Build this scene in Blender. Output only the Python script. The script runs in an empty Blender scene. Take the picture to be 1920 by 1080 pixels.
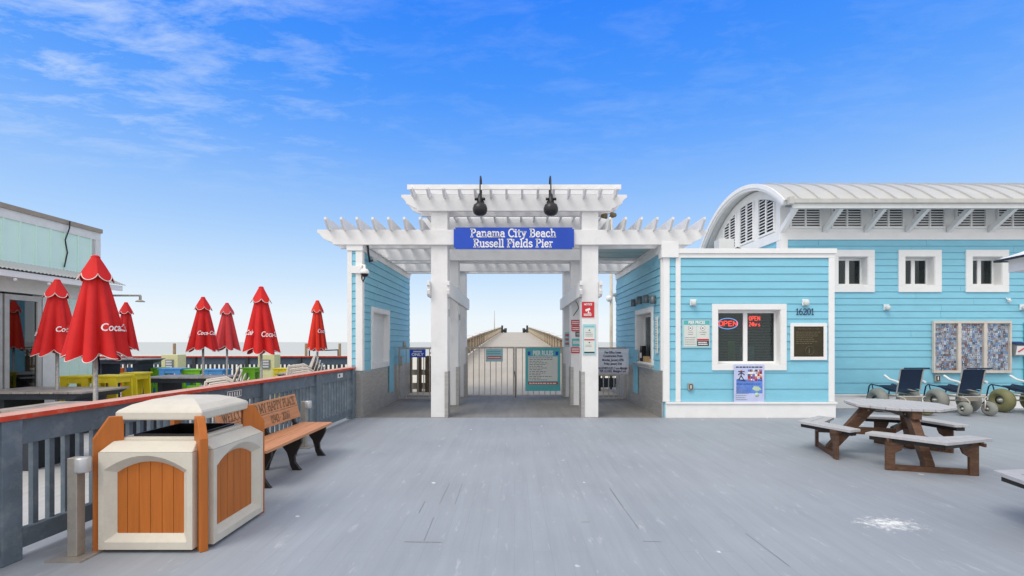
import bpy, math, random
from mathutils import Matrix, Vector
R = math.radians
random.seed(7)
scn = bpy.context.scene
col = scn.collection

# ------------------------------------------------------------------ camera, sky, sun, exposure
CX, HY, F = 965.0, 641.0, 900.0        # principal column, horizon row, focal length (1920 px frame)
EYE = 1.6
cam = bpy.data.cameras.new('camera')
cam.sensor_width = 36.0
cam.lens = F / 1920 * 36
cam.shift_x = -(CX - 960) / 1920
cam.shift_y = (HY - 540) / 1920
cam.clip_end = 20000
cam.clip_start = 0.05
camo = bpy.data.objects.new('camera', cam)
camo.location = (0, 0, EYE)
camo.rotation_euler = (R(90), 0, 0)
col.objects.link(camo)
scn.camera = camo

EXPO = 0.55
scn.view_settings.view_transform = 'Standard'
scn.view_settings.look = 'None'
scn.view_settings.gamma = 1
scn.view_settings.exposure = EXPO
scn.view_settings.use_curve_mapping = False
SUN_EL, SUN_AZ = R(52), R(222)          # azimuth clockwise from +Y: behind the camera, to its left

world = bpy.data.worlds.new('World')
scn.world = world
world.use_nodes = True
nt = world.node_tree
nt.nodes.clear()
def N(t, tree=None, **kw):
    n = (tree or nt).nodes.new(t)
    for k, v in kw.items(): setattr(n, k, v)
    return n
def LK(a, b, tree=None): (tree or nt).links.new(a, b)
def ramp(node, stops):
    el = node.color_ramp.elements
    while len(el) > 1: el.remove(el[-1])
    el[0].position = stops[0][0]; el[0].color = (*stops[0][1], 1)
    for p, c in stops[1:]:
        e = el.new(p); e.color = (*c, 1)
wo = N('ShaderNodeOutputWorld'); bg = N('ShaderNodeBackground')
sky = N('ShaderNodeTexSky'); sky.sky_type = 'NISHITA'; sky.sun_disc = False
sky.sun_elevation = SUN_EL; sky.sun_rotation = SUN_AZ
sky.air_density = 1.0; sky.dust_density = 1.2; sky.ozone_density = 2.0
tc = N('ShaderNodeTexCoord'); sep = N('ShaderNodeSeparateXYZ')
LK(tc.outputs['Generated'], sep.inputs[0])
rp = N('ShaderNodeValToRGB')
ramp(rp, [(0.0, (.93, .965, .985)), (.05, (.84, .92, .99)), (.12, (.62, .79, .98)), (.20, (.42, .65, .985)), (.29, (.26, .51, .98)),
          (.37, (.14, .40, 1)), (.46, (.06, .31, 1)), (.58, (.022, .235, 1)), (.70, (.45, .58, .9)), (.8, (.85, .88, .95)), (1.0, (.95, .95, .97))])
LK(sep.outputs['Z'], rp.inputs[0])
sk = N('ShaderNodeVectorMath', operation='SCALE'); sk.inputs['Scale'].default_value = .10
LK(sky.outputs[0], sk.inputs[0])
gs = N('ShaderNodeVectorMath', operation='SCALE'); gs.inputs['Scale'].default_value = 1.03 * 2 ** -EXPO
mxa = N('ShaderNodeMix', data_type='RGBA'); mxa.inputs[0].default_value = .90
# wispy high cloud: noise on the cloud plane (direction / height)
dv = N('ShaderNodeVectorMath', operation='DIVIDE'); cz = N('ShaderNodeCombineXYZ'); ad = N('ShaderNodeMath', operation='MAXIMUM'); ad.inputs[1].default_value = .03
LK(sep.outputs['Z'], ad.inputs[0])
for i in range(3): LK(ad.outputs[0], cz.inputs[i])
LK(tc.outputs['Generated'], dv.inputs[0]); LK(cz.outputs[0], dv.inputs[1])
mp = N('ShaderNodeMapping'); mp.inputs['Rotation'].default_value = (0, 0, R(28)); mp.inputs['Scale'].default_value = (1.2, 2.2, 1); mp.inputs['Location'].default_value = (.9, .35, 0)
LK(dv.outputs[0], mp.inputs[0])
n1 = N('ShaderNodeTexNoise'); n1.inputs['Scale'].default_value = 2.6; n1.inputs['Detail'].default_value = 12; n1.inputs['Roughness'].default_value = .66; n1.inputs['Distortion'].default_value = .25
LK(mp.outputs[0], n1.inputs['Vector'])
n2 = N('ShaderNodeTexNoise'); n2.inputs['Scale'].default_value = .55; n2.inputs['Detail'].default_value = 2
LK(dv.outputs[0], n2.inputs['Vector'])
r1 = N('ShaderNodeMapRange'); r1.inputs['From Min'].default_value = .47; r1.inputs['From Max'].default_value = .90
LK(n1.outputs[0], r1.inputs[0])
# more cloud to the left (direction x/y small) and above 13 degrees
dx = N('ShaderNodeMapRange'); dx.inputs['From Min'].default_value = -.22; dx.inputs['From Max'].default_value = -.72; dx.inputs['To Min'].default_value = .22; dx.inputs['To Max'].default_value = 2.3
LK(sep.outputs['X'], dx.inputs[0])
ez = N('ShaderNodeMapRange'); ez.inputs['From Min'].default_value = .24; ez.inputs['From Max'].default_value = .40
LK(sep.outputs['Z'], ez.inputs[0])
m1 = N('ShaderNodeMath', operation='MULTIPLY'); m2 = N('ShaderNodeMath', operation='MULTIPLY'); m3 = N('ShaderNodeMath', operation='MULTIPLY'); 
LK(r1.outputs[0], m1.inputs[0]); LK(dx.outputs[0], m1.inputs[1])
LK(m1.outputs[0], m2.inputs[0]); LK(ez.outputs[0], m2.inputs[1])
r2 = N('ShaderNodeMapRange'); r2.inputs['From Min'].default_value = .35; r2.inputs['From Max'].default_value = .6; r2.inputs['To Min'].default_value = .35; r2.inputs['To Max'].default_value = 1
LK(n2.outputs[0], r2.inputs[0]); LK(m2.outputs[0], m3.inputs[0]); LK(r2.outputs[0], m3.inputs[1])
mc = N('ShaderNodeMix', data_type='RGBA'); mc.inputs['B'].default_value = (.66, .79, 1, 1)
LK(m3.outputs[0], mc.inputs[0]); LK(rp.outputs[0], mc.inputs['A'])
# unseen whiter sky behind and beside the camera, added to light camera-facing fronts
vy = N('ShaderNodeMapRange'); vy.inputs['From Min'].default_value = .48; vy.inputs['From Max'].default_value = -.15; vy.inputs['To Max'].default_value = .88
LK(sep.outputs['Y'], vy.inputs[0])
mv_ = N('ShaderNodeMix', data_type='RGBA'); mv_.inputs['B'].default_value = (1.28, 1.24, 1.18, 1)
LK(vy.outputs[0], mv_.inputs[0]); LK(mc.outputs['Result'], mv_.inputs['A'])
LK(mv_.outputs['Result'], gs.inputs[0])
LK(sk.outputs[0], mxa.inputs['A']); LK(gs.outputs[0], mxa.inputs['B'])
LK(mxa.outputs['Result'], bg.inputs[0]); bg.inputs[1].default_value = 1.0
LK(bg.outputs[0], wo.inputs[0])

sun = bpy.data.lights.new('sun', 'SUN'); sun.energy = 1.15; sun.angle = R(28); sun.color = (1, .95, .86)
so = bpy.data.objects.new('sun', sun); col.objects.link(so)
d = Vector((math.sin(SUN_AZ) * math.cos(SUN_EL), math.cos(SUN_AZ) * math.cos(SUN_EL), math.sin(SUN_EL)))
so.rotation_euler = d.to_track_quat('Z', 'Y').to_euler(); so.location = d * 50

# ------------------------------------------------------------------ helpers
def G(px, py, h=0.0):
    """point at height h seen at pixel (px, py)"""
    Y = (EYE - h) * F / (py - HY)
    return ((px - CX) / F * Y, Y, h)
def P(px, py, Y): return ((px - CX) / F * Y, Y, EYE + (HY - py) / F * Y)

class MB:
    def __init__(s, o=(0, 0, 0), M=None):
        s.v, s.f, s.fm, s.fs = [], [], [], []
        s.o = Vector(o); s.M = M or Matrix.Identity(4)
    def add(s, vs, fs, m=0, smooth=False):
        b = len(s.v)
        s.v += [s.M @ Vector(p) for p in vs]
        for f in fs: s.f.append([b + i for i in f]); s.fm.append(m); s.fs.append(smooth)
        return s
    def hexa(s, p, m=0):   # 8 points: bottom 4 ccw, top 4 ccw
        return s.add(p, [(3, 2, 1, 0), (4, 5, 6, 7), (0, 1, 5, 4), (1, 2, 6, 5), (2, 3, 7, 6), (3, 0, 4, 7)], m)
    def box(s, x0, x1, y0, y1, z0, z1, m=0):
        return s.hexa([(x0, y0, z0), (x1, y0, z0), (x1, y1, z0), (x0, y1, z0), (x0, y0, z1), (x1, y0, z1), (x1, y1, z1), (x0, y1, z1)], m)
    def prism(s, pts, ax, a, b, m=0):
        n = len(pts)
        def q(p, t): return {'x': (t, p[0], p[1]), 'y': (p[0], t, p[1]), 'z': (p[0], p[1], t)}[ax]
        vs = [q(p, a) for p in pts] + [q(p, b) for p in pts]
        fs = [tuple(range(n))[::-1], tuple(range(n, 2 * n))] + [(i, (i + 1) % n, n + (i + 1) % n, n + i) for i in range(n)]
        area = sum(pts[i][0] * pts[(i + 1) % n][1] - pts[(i + 1) % n][0] * pts[i][1] for i in range(n))
        if (area < 0) != (ax == 'y'): fs = [f[::-1] for f in fs]
        if b < a: fs = [f[::-1] for f in fs]
        return s.add(vs, fs, m)
    def quad(s, a, b, c, d_, m=0): return s.add([a, b, c, d_], [(0, 1, 2, 3)], m)
    def tube(s, pts, r, n=8, m=0, smooth=True, closed=False):
        pts = [Vector(p) for p in pts]; rs = r if isinstance(r, (list, tuple)) else [r] * len(pts)
        vs, k = [], len(pts)
        up = None
        for i, p in enumerate(pts):
            if closed: t = pts[(i + 1) % k] - pts[i - 1]
            else: t = pts[min(i + 1, k - 1)] - pts[max(i - 1, 0)]
            t.normalize()
            if up is None: up = Vector((0, 0, 1)) if abs(t.z) < .9 else Vector((1, 0, 0))
            a = t.cross(up); a.normalize(); bb = a.cross(t); up = bb
            for j in range(n):
                th = 2 * math.pi * j / n
                vs.append(p + a * math.cos(th) * rs[i] + bb * math.sin(th) * rs[i])
        fs = []
        for i in range(k if closed else k - 1):
            i2 = (i + 1) % k
            for j in range(n):
                j2 = (j + 1) % n
                fs.append((i * n + j, i * n + j2, i2 * n + j2, i2 * n + j))
        s.add(vs, fs, m, smooth)
        if not closed: s.add(vs[:n], [tuple(range(n))[::-1]], m); s.add(vs[-n:], [tuple(range(n))], m)
        return s
    def lathe(s, prof, c=(0, 0, 0), ax='z', n=24, m=0, smooth=True):
        vs = []
        for r_, z in prof:
            for j in range(n):
                th = 2 * math.pi * j / n; a, b = r_ * math.cos(th), r_ * math.sin(th)
                vs.append({'z': (c[0] + a, c[1] + b, c[2] + z), 'x': (c[0] + z, c[1] + a, c[2] + b), 'y': (c[0] + b, c[1] + z, c[2] + a)}[ax])
        fs = []
        for i in range(len(prof) - 1):
            for j in range(n):
                j2 = (j + 1) % n
                fs.append((i * n + j, i * n + j2, (i + 1) * n + j2, (i + 1) * n + j))
        return s.add(vs, fs, m, smooth)
    def build(s, name, mats, parent=None, bevel=0, loc=None):
        me = bpy.data.meshes.new(name)
        me.from_pydata([tuple(p - s.o) for p in s.v], [], s.f)
        for mt in (mats if isinstance(mats, (list, tuple)) else [mats]): me.materials.append(mt)
        me.polygons.foreach_set('material_index', s.fm)
        me.polygons.foreach_set('use_smooth', s.fs)
        me.update()
        ob = bpy.data.objects.new(name, me); col.objects.link(ob)
        if parent: ob.parent = parent
        else: ob.location = s.o
        if loc: ob.location = loc
        if bevel:
            bv = ob.modifiers.new('bevel', 'BEVEL'); bv.width = bevel; bv.segments = 2; bv.limit_method = 'ANGLE'; bv.angle_limit = R(50)
        return ob

def tag(o, label=None, cat=None, group=None, kind=None):
    if label: o['label'] = label
    if cat: o['category'] = cat
    if group: o['group'] = group
    if kind: o['kind'] = kind
    return o
def thing(name, label, cat, loc=(0, 0, 0), rz=0, group=None):
    o = bpy.data.objects.new(name, None); col.objects.link(o)
    o.location = loc; o.rotation_euler = (0, 0, rz); o.empty_display_size = .1
    return tag(o, label, cat, group)
def kids(o): return [c for c in bpy.data.objects if c.parent == o]
def dup(o, loc=None, rz=None, label=None, parent=None, sc=None):
    c = o.copy(); col.objects.link(c); c.parent = parent
    if loc is not None: c.location = loc
    if rz is not None: c.rotation_euler = (0, 0, rz)
    if label: c['label'] = label
    if sc: c.scale = sc
    for k in kids(o): dup(k, parent=c)
    return c
def frame(o, ang): return Matrix.Translation(Vector(o)) @ Matrix.Rotation(R(ang), 4, 'Z')

# ------------------------------------------------------------------ materials
def mat(name, c, rough=.6, metal=0, var=.08, scale=6, bump=.0, bscale=40, stretch=None, dirt=None, spec=.4, emit=None):
    m = bpy.data.materials.new(name); m.use_nodes = True
    t = m.node_tree; b = t.nodes['Principled BSDF']
    b.inputs['Roughness'].default_value = rough; b.inputs['Metallic'].default_value = metal
    b.inputs['Specular IOR Level'].default_value = spec
    if emit:
        b.inputs['Base Color'].default_value = (*c, 1)
        b.inputs['Emission Color'].default_value = (*c, 1); b.inputs['Emission Strength'].default_value = emit
        return m
    co = N('ShaderNodeTexCoord', t); ma = N('ShaderNodeMapping', t)
    if stretch: ma.inputs['Scale'].default_value = stretch
    LK(co.outputs['Object'], ma.inputs[0], t)
    n = N('ShaderNodeTexNoise', t); n.inputs['Scale'].default_value = scale; n.inputs['Detail'].default_value = 6; n.inputs['Roughness'].default_value = .6
    LK(ma.outputs[0], n.inputs['Vector'], t)
    r_ = N('ShaderNodeValToRGB', t)
    lo = tuple(x * (1 - var * 1.5) for x in c); hi = tuple(min(1, x * (1 + var)) for x in c)
    ramp(r_, [(.3, lo), (.7, hi)])
    LK(n.outputs[0], r_.inputs[0], t); out = r_.outputs[0]
    if dirt:   # (colour, amount, scale)
        n2 = N('ShaderNodeTexNoise', t); n2.inputs['Scale'].default_value = dirt[2]; n2.inputs['Detail'].default_value = 8; n2.inputs['Roughness'].default_value = .7
        LK(ma.outputs[0], n2.inputs['Vector'], t)
        mr = N('ShaderNodeMapRange', t); mr.inputs['From Min'].default_value = .5; mr.inputs['From Max'].default_value = .75; mr.inputs['To Max'].default_value = dirt[1]
        LK(n2.outputs[0], mr.inputs[0], t)
        mx = N('ShaderNodeMix', t, data_type='RGBA'); mx.inputs['B'].default_value = (*dirt[0], 1)
        LK(mr.outputs[0], mx.inputs[0], t); LK(out, mx.inputs['A'], t); out = mx.outputs['Result']
    LK(out, b.inputs['Base Color'], t)
    if bump:
        nb = N('ShaderNodeTexNoise', t); nb.inputs['Scale'].default_value = bscale; nb.inputs['Detail'].default_value = 4
        LK(ma.outputs[0], nb.inputs['Vector'], t)
        bp = N('ShaderNodeBump', t); bp.inputs['Strength'].default_value = bump; bp.inputs['Distance'].default_value = .01
        LK(nb.outputs[0], bp.inputs['Height'], t); LK(bp.outputs[0], b.inputs['Normal'], t)
    return m

WHITE = mat('white_paint', (.78, .775, .78), .5, var=.025, scale=3, bump=.08, bscale=25, dirt=((.52, .52, .48), .38, 2.5))
TRIM = mat('white_trim', (.82, .82, .82), .5, var=.02, scale=4, bump=.05, dirt=((.6, .58, .55), .18, 3))
BLUE = mat('blue_siding', (.225, .55, .70), .55, var=.045, scale=2.2, stretch=(1, 1, 3), bump=.12, bscale=18, dirt=((.25, .5, .6), .3, 4))
MINT = mat('mint_siding', (.66, .87, .79), .6, var=.04, scale=2, bump=.1, dirt=((.5, .66, .6), .3, 2))
STEEL = mat('stainless_steel', (.48, .465, .45), .45, .6, var=.12, scale=3, stretch=(1, 1, 8), bump=.05, bscale=60, dirt=((.25, .23, .2), .35, 5))
GALV = mat('galvanised_steel', (.44, .41, .37), .5, .6, var=.1, scale=12, dirt=((.3, .26, .2), .4, 8))
BLACK = mat('black_metal', (.018, .018, .02), .4, .2, var=.1)
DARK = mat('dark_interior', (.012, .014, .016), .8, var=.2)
GREYRAIL = mat('grey_rail_paint', (.125, .165, .205), .55, var=.12, scale=5, stretch=(1, 1, 1), bump=.15, bscale=30, dirt=((.30, .32, .34), .55, 7))
RED = mat('red_rail_paint', (.60, .05, .018), .55, var=.15, scale=6, dirt=((.55, .28, .2), .6, 9))
REDTOP = mat('worn_red_top', (.62, .33, .26), .7, var=.12, scale=7, dirt=((.62, .5, .45), .7, 5))
BEIGE = mat('beige_plastic', (.62, .58, .50), .6, var=.04, scale=5, bump=.35, bscale=160, dirt=((.42, .39, .33), .35, 4))
ORANGE = mat('orange_plastic_wood', (.47, .135, .018), .5, var=.09, scale=4, stretch=(6, 6, .5), bump=.2, bscale=30, dirt=((.3, .11, .03), .35, 5))
CEDAR = mat('cedar_plastic', (.56, .25, .115), .5, var=.14, scale=5, stretch=(6, .5, 6), bump=.1, dirt=((.55, .32, .2), .3, 4))
LINER = mat('black_liner', (.012, .012, .013), .28, var=.1)
CASTIRON = mat('black_cast_legs', (.022, .017, .015), .45, var=.3, scale=9)
CLOTH = mat('red_canvas', (.62, .012, .012), .75, var=.07, scale=5, bump=.25, bscale=14)
CLOTHFADE = mat('faded_red_canvas', (.60, .045, .05), .8, var=.07, scale=5, bump=.25, bscale=14)
CLOTHBRIGHT = mat('bright_red_canvas', (.75, .03, .012), .75, var=.05, scale=5, bump=.2, bscale=14)
PIPING = mat('white_piping', (.78, .74, .7), .7)
POLE = mat('aluminium_pole', (.42, .40, .37), .45, .4, var=.2, scale=30, dirt=((.7, .7, .68), .6, 40))
GREYTOP = mat('grey_recycled_plank', (.45, .45, .47), .6, var=.05, scale=6, stretch=(1, 6, 1), dirt=((.55, .55, .56), .3, 3), bump=.1)
BROWN = mat('brown_recycled_plank', (.105, .050, .028), .55, var=.2, scale=5, stretch=(2, 2, 6), dirt=((.26, .17, .11), .5, 6), bump=.1)
PATIOTOP = mat('weathered_table_plank', (.38, .33, .29), .55, var=.25, scale=5, dirt=((.4, .38, .36), .6, 4))
CHAR = mat('charcoal_paint', (.035, .042, .052), .6, var=.15)
METALROOF = mat('pale_metal_roof', (.53, .53, .515), .42, .15, var=.05, scale=1.5, dirt=((.45, .45, .42), .35, 2))
GUTTER = mat('grey_gutter', (.50, .50, .48), .5, .1)
SOFFIT = mat('pale_grey_soffit', (.62, .64, .64), .6, var=.04)
YEL = mat('yellow_plastic', (.72, .58, .02), .5, var=.08); GRN = mat('green_plastic', (.20, .52, .02), .5, var=.08)
BLU = mat('blue_plastic', (.10, .33, .68), .5, var=.08); ORG = mat('orange_plastic', (.75, .14, .02), .5, var=.08)
RESIN = mat('cream_resin', (.66, .60, .54), .6, var=.06, scale=10, dirt=((.45, .4, .36), .3, 8))
CREAM = mat('cream_wall', (.68, .66, .36), .7, var=.05)
WOOD = mat('weathered_timber', (.27, .185, .11), .8, var=.25, scale=6, stretch=(3, 3, .6), bump=.3, dirt=((.18, .14, .1), .5, 5))
WOODPALE = mat('pale_timber', (.62, .56, .45), .8, var=.15, scale=6, dirt=((.3, .25, .18), .4, 6))
TEAL = mat('teal_sign', (.09, .44, .46), .45, var=.03); TEALPALE = mat('pale_teal_sign', (.36, .60, .64), .45, var=.03)
SIGNBLUE = mat('sign_blue', (.012, .07, .50), .4, var=.03); SIGNWHITE = mat('sign_white', (.82, .82, .82), .45, var=.02)
SIGNPALE = mat('sign_pale', (.66, .68, .64), .45, var=.03); SIGNRED = mat('sign_red', (.55, .025, .035), .45, var=.04)
INK = mat('dark_ink', (.03, .035, .05), .5); INKGREY = mat('grey_ink', (.22, .24, .25), .5); NAVY = mat('navy_ink', (.01, .015, .10), .5)
BANNER = mat('white_banner', (.84, .84, .92), .6, var=.05, scale=4, bump=.4, bscale=4)
BRONZE = mat('bronze_plaque', (.055, .045, .025), .38, .6, var=.15, bump=.4, bscale=50); BRONZEHI = mat('bronze_relief', (.16, .14, .09), .4, .6)
CARVE = mat('engraved_letters', (.16, .10, .06), .6)
NAVYCLOTH = mat('navy_sling', (.004, .018, .05), .8, var=.1, bump=.2); FRAMEBLUE = mat('blue_tube', (.008, .025, .07), .4, .2)
TYRE = mat('grey_balloon_tyre', (.24, .245, .225), .6, var=.08, dirt=((.36, .35, .3), .4, 6)); TYREOLIVE = mat('olive_balloon_tyre', (.19, .185, .085), .6, var=.08, dirt=((.3, .3, .2), .3, 6))
CHROME = mat('stainless_tube', (.55, .53, .49), .35, .6, var=.15, scale=14)
BRASSY = mat('aged_flood_lamp', (.2, .15, .08), .5, .3)
NEONRED = mat('neon_red', (1, .04, .02), emit=3); NEONBLUE = mat('neon_blue', (.25, .45, 1), emit=1.4); LEDRED = mat('led_red', (1, .05, .03), emit=2.4)
BLIND = mat('blind_slat', (.22, .25, .24), .6, var=.1)
STUCCO = mat('pale_wall', (.72, .73, .72), .7, var=.05)
TAN = mat('tan_coping', (.34, .29, .24), .7, var=.1)

def glass(name, tint, gl=.12):
    m = bpy.data.materials.new(name); m.use_nodes = True; t = m.node_tree; t.nodes.clear()
    o = N('ShaderNodeOutputMaterial', t); mx = N('ShaderNodeMixShader', t); tr = N('ShaderNodeBsdfTransparent', t); g = N('ShaderNodeBsdfGlossy', t)
    tr.inputs[0].default_value = (*tint, 1); g.inputs['Roughness'].default_value = .02; g.inputs[0].default_value = (.9, .95, 1, 1)
    fr = N('ShaderNodeLayerWeight', t); fr.inputs[0].default_value = .5; pw = N('ShaderNodeMath', t, operation='POWER'); pw.inputs[1].default_value = 4
    ad_ = N('ShaderNodeMath', t, operation='MULTIPLY_ADD'); ad_.inputs[1].default_value = .6; ad_.inputs[2].default_value = gl
    LK(fr.outputs['Facing'], pw.inputs[0], t); LK(pw.outputs[0], ad_.inputs[0], t); LK(ad_.outputs[0], mx.inputs[0], t); LK(tr.outputs[0], mx.inputs[1], t); LK(g.outputs[0], mx.inputs[2], t); LK(mx.outputs[0], o.inputs[0], t)
    return m
GLASS = glass('window_glass', (.6, .68, .68), .035)
CASEGLASS = glass('case_glass', (.97, .98, .98), .01)
GLASSDOOR = glass('door_glass', (.4, .42, .42), .10)

def ground_mat(name, c, sc, scratch, plank=True, seam=.72, splat=None, tone=.08):
    m = bpy.data.materials.new(name); m.use_nodes = True; t = m.node_tree; b = t.nodes['Principled BSDF']
    b.inputs['Roughness'].default_value = .62; b.inputs['Specular IOR Level'].default_value = .3
    co = N('ShaderNodeTexCoord', t)
    n0 = N('ShaderNodeTexNoise', t); n0.inputs['Scale'].default_value = sc; n0.inputs['Detail'].default_value = 5
    LK(co.outputs['Object'], n0.inputs['Vector'], t)
    r0 = N('ShaderNodeValToRGB', t); ramp(r0, [(.3, tuple(x * (1 - tone) for x in c)), (.7, tuple(x * (1 + tone) for x in c))]); LK(n0.outputs[0], r0.inputs[0], t)
    out = r0.outputs[0]
    hgt = None
    # long soft streaks along the boards
    ms = N('ShaderNodeMapping', t); ms.inputs['Scale'].default_value = (5, .4, 1); LK(co.outputs['Object'], ms.inputs[0], t)
    ns = N('ShaderNodeTexNoise', t); ns.inputs['Scale'].default_value = 1.6; ns.inputs['Detail'].default_value = 8; ns.inputs['Roughness'].default_value = .65; LK(ms.outputs[0], ns.inputs['Vector'], t)
    rs = N('ShaderNodeMapRange', t); rs.inputs['From Min'].default_value = .3; rs.inputs['From Max'].default_value = .7; rs.inputs['To Min'].default_value = 1 - tone * .9; rs.inputs['To Max'].default_value = 1 + tone * .9
    LK(ns.outputs[0], rs.inputs[0], t)
    vm = N('ShaderNodeVectorMath', t, operation='SCALE'); LK(out, vm.inputs[0], t); LK(rs.outputs[0], vm.inputs['Scale'], t); out = vm.outputs[0]
    if plank:
        mb_ = N('ShaderNodeMapping', t); mb_.inputs['Rotation'].default_value = (0, 0, R(90)); LK(co.outputs['Object'], mb_.inputs[0], t)
        br = N('ShaderNodeTexBrick', t); br.offset = .37; br.inputs['Scale'].default_value = 1; br.inputs['Brick Width'].default_value = 3.66; br.inputs['Row Height'].default_value = .14
        br.inputs['Mortar Size'].default_value = .0032; br.inputs['Mortar Smooth'].default_value = .35; br.inputs['Bias'].default_value = 0
        br.inputs['Color1'].default_value = (.98, .975, .985, 1); br.inputs['Color2'].default_value = (1.015, 1.02, 1.02, 1); br.inputs['Mortar'].default_value = (seam, seam, seam, 1)
        LK(mb_.outputs[0], br.inputs['Vector'], t)
        # seams show only in places
        nsm = N('ShaderNodeTexNoise', t); nsm.inputs['Scale'].default_value = .9; nsm.inputs['Detail'].default_value = 6; LK(co.outputs['Object'], nsm.inputs['Vector'], t)
        rsm = N('ShaderNodeMapRange', t); rsm.inputs['From Min'].default_value = .42; rsm.inputs['From Max'].default_value = .66; rsm.inputs['To Min'].default_value = .25; LK(nsm.outputs[0], rsm.inputs[0], t)
        mm = N('ShaderNodeMix', t, data_type='RGBA'); mm.inputs['A'].default_value = (1, 1, 1, 1); LK(rsm.outputs[0], mm.inputs[0], t); LK(br.outputs[0], mm.inputs['B'], t)
        mu = N('ShaderNodeMix', t, data_type='RGBA', blend_type='MULTIPLY'); mu.inputs[0].default_value = 1
        LK(out, mu.inputs['A'], t); LK(mm.outputs['Result'], mu.inputs['B'], t); out = mu.outputs['Result']
        hgt = br.outputs['Fac']
    # pale scuffs
    ms2 = N('ShaderNodeMapping', t); ms2.inputs['Scale'].default_value = (3.4, .8, 1); LK(co.outputs['Object'], ms2.inputs[0], t)
    n3 = N('ShaderNodeTexNoise', t); n3.inputs['Scale'].default_value = 3.1; n3.inputs['Detail'].default_value = 12; n3.inputs['Roughness'].default_value = .72; LK(ms2.outputs[0], n3.inputs['Vector'], t)
    r3 = N('ShaderNodeMapRange', t); r3.inputs['From Min'].default_value = .58; r3.inputs['From Max'].default_value = .76; r3.inputs['To Max'].default_value = scratch; LK(n3.outputs[0], r3.inputs[0], t)
    mx = N('ShaderNodeMix', t, data_type='RGBA'); mx.inputs['B'].default_value = (.62, .64, .66, 1); LK(r3.outputs[0], mx.inputs[0], t); LK(out, mx.inputs['A'], t); out = mx.outputs['Result']
    # small white droppings
    vo = N('ShaderNodeTexVoronoi', t); vo.inputs['Scale'].default_value = 1.7; LK(co.outputs['Object'], vo.inputs['Vector'], t)
    nv = N('ShaderNodeTexNoise', t); nv.inputs['Scale'].default_value = 18; LK(co.outputs['Object'], nv.inputs['Vector'], t)
    av = N('ShaderNodeMath', t, operation='MULTIPLY_ADD'); av.inputs[1].default_value = .12; LK(nv.outputs[0], av.inputs[0], t); LK(vo.outputs['Distance'], av.inputs[2], t)
    rv = N('ShaderNodeMapRange', t); rv.inputs['From Min'].default_value = .105; rv.inputs['From Max'].default_value = .085; rv.inputs['To Max'].default_value = .75 if splat else .3; LK(av.outputs[0], rv.inputs[0], t)
    mv = N('ShaderNodeMix', t, data_type='RGBA'); mv.inputs['B'].default_value = (.78, .78, .78, 1); LK(rv.outputs[0], mv.inputs[0], t); LK(out, mv.inputs['A'], t); out = mv.outputs['Result']
    if splat:
        sb = N('ShaderNodeVectorMath', t, operation='SUBTRACT'); sb.inputs[1].default_value = splat; LK(co.outputs['Object'], sb.inputs[0], t)
        sc_ = N('ShaderNodeVectorMath', t, operation='MULTIPLY'); sc_.inputs[1].default_value = (2.3, 3.6, 0); LK(sb.outputs[0], sc_.inputs[0], t)
        le = N('ShaderNodeVectorMath', t, operation='LENGTH'); LK(sc_.outputs[0], le.inputs[0], t)
        np_ = N('ShaderNodeTexNoise', t); np_.inputs['Scale'].default_value = 14; np_.inputs['Detail'].default_value = 6; np_.inputs['Roughness'].default_value = .8; LK(co.outputs['Object'], np_.inputs['Vector'], t)
        ma_ = N('ShaderNodeMath', t, operation='MULTIPLY_ADD'); ma_.inputs[1].default_value = 3.2; LK(np_.outputs[0], ma_.inputs[0], t); LK(le.outputs['Value'], ma_.inputs[2], t)
        rr = N('ShaderNodeMapRange', t); rr.inputs['From Min'].default_value = 2.15; rr.inputs['From Max'].default_value = 1.55; rr.inputs['To Max'].default_value = .95; LK(ma_.outputs[0], rr.inputs[0], t)
        mz = N('ShaderNodeMix', t, data_type='RGBA'); mz.inputs['B'].default_value = (.85, .85, .83, 1); LK(rr.outputs[0], mz.inputs[0], t); LK(out, mz.inputs['A'], t); out = mz.outputs['Result']
    LK(out, b.inputs['Base Color'], t)
    bp = N('ShaderNodeBump', t); bp.inputs['Strength'].default_value = .25; bp.inputs['Distance'].default_value = .004
    nb = N('ShaderNodeTexNoise', t); nb.inputs['Scale'].default_value = 30; nb.inputs['Detail'].default_value = 6; LK(ms2.outputs[0], nb.inputs['Vector'], t)
    LK(nb.outputs[0], bp.inputs['Height'], t)
    if hgt:
        b2 = N('ShaderNodeBump', t); b2.invert = True; b2.inputs['Strength'].default_value = .08; b2.inputs['Distance'].default_value = .004
        LK(hgt, b2.inputs['Height'], t); LK(bp.outputs[0], b2.inputs['Normal'], t); LK(b2.outputs[0], b.inputs['Normal'], t)
    else: LK(bp.outputs[0], b.inputs['Normal'], t)
    return m
DECK = ground_mat('painted_deck_boards', (.31, .335, .375), .6, .6, seam=.86, splat=(3.3, 4.22, 0), tone=.07)
WALKMAT = ground_mat('worn_concrete_walk', (.20, .19, .175), .9, .25, plank=False, tone=.16)
PIERMAT = ground_mat('pale_concrete', (.48, .42, .325), .4, .2, plank=True, seam=.9, tone=.06)
PATIOMAT = ground_mat('patio_boards', (.50, .50, .50), .5, .3, plank=True, seam=.6, tone=.08)
SANDMAT = mat('beach_sand', (.62, .58, .48), .95, var=.05, scale=.4)

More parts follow.
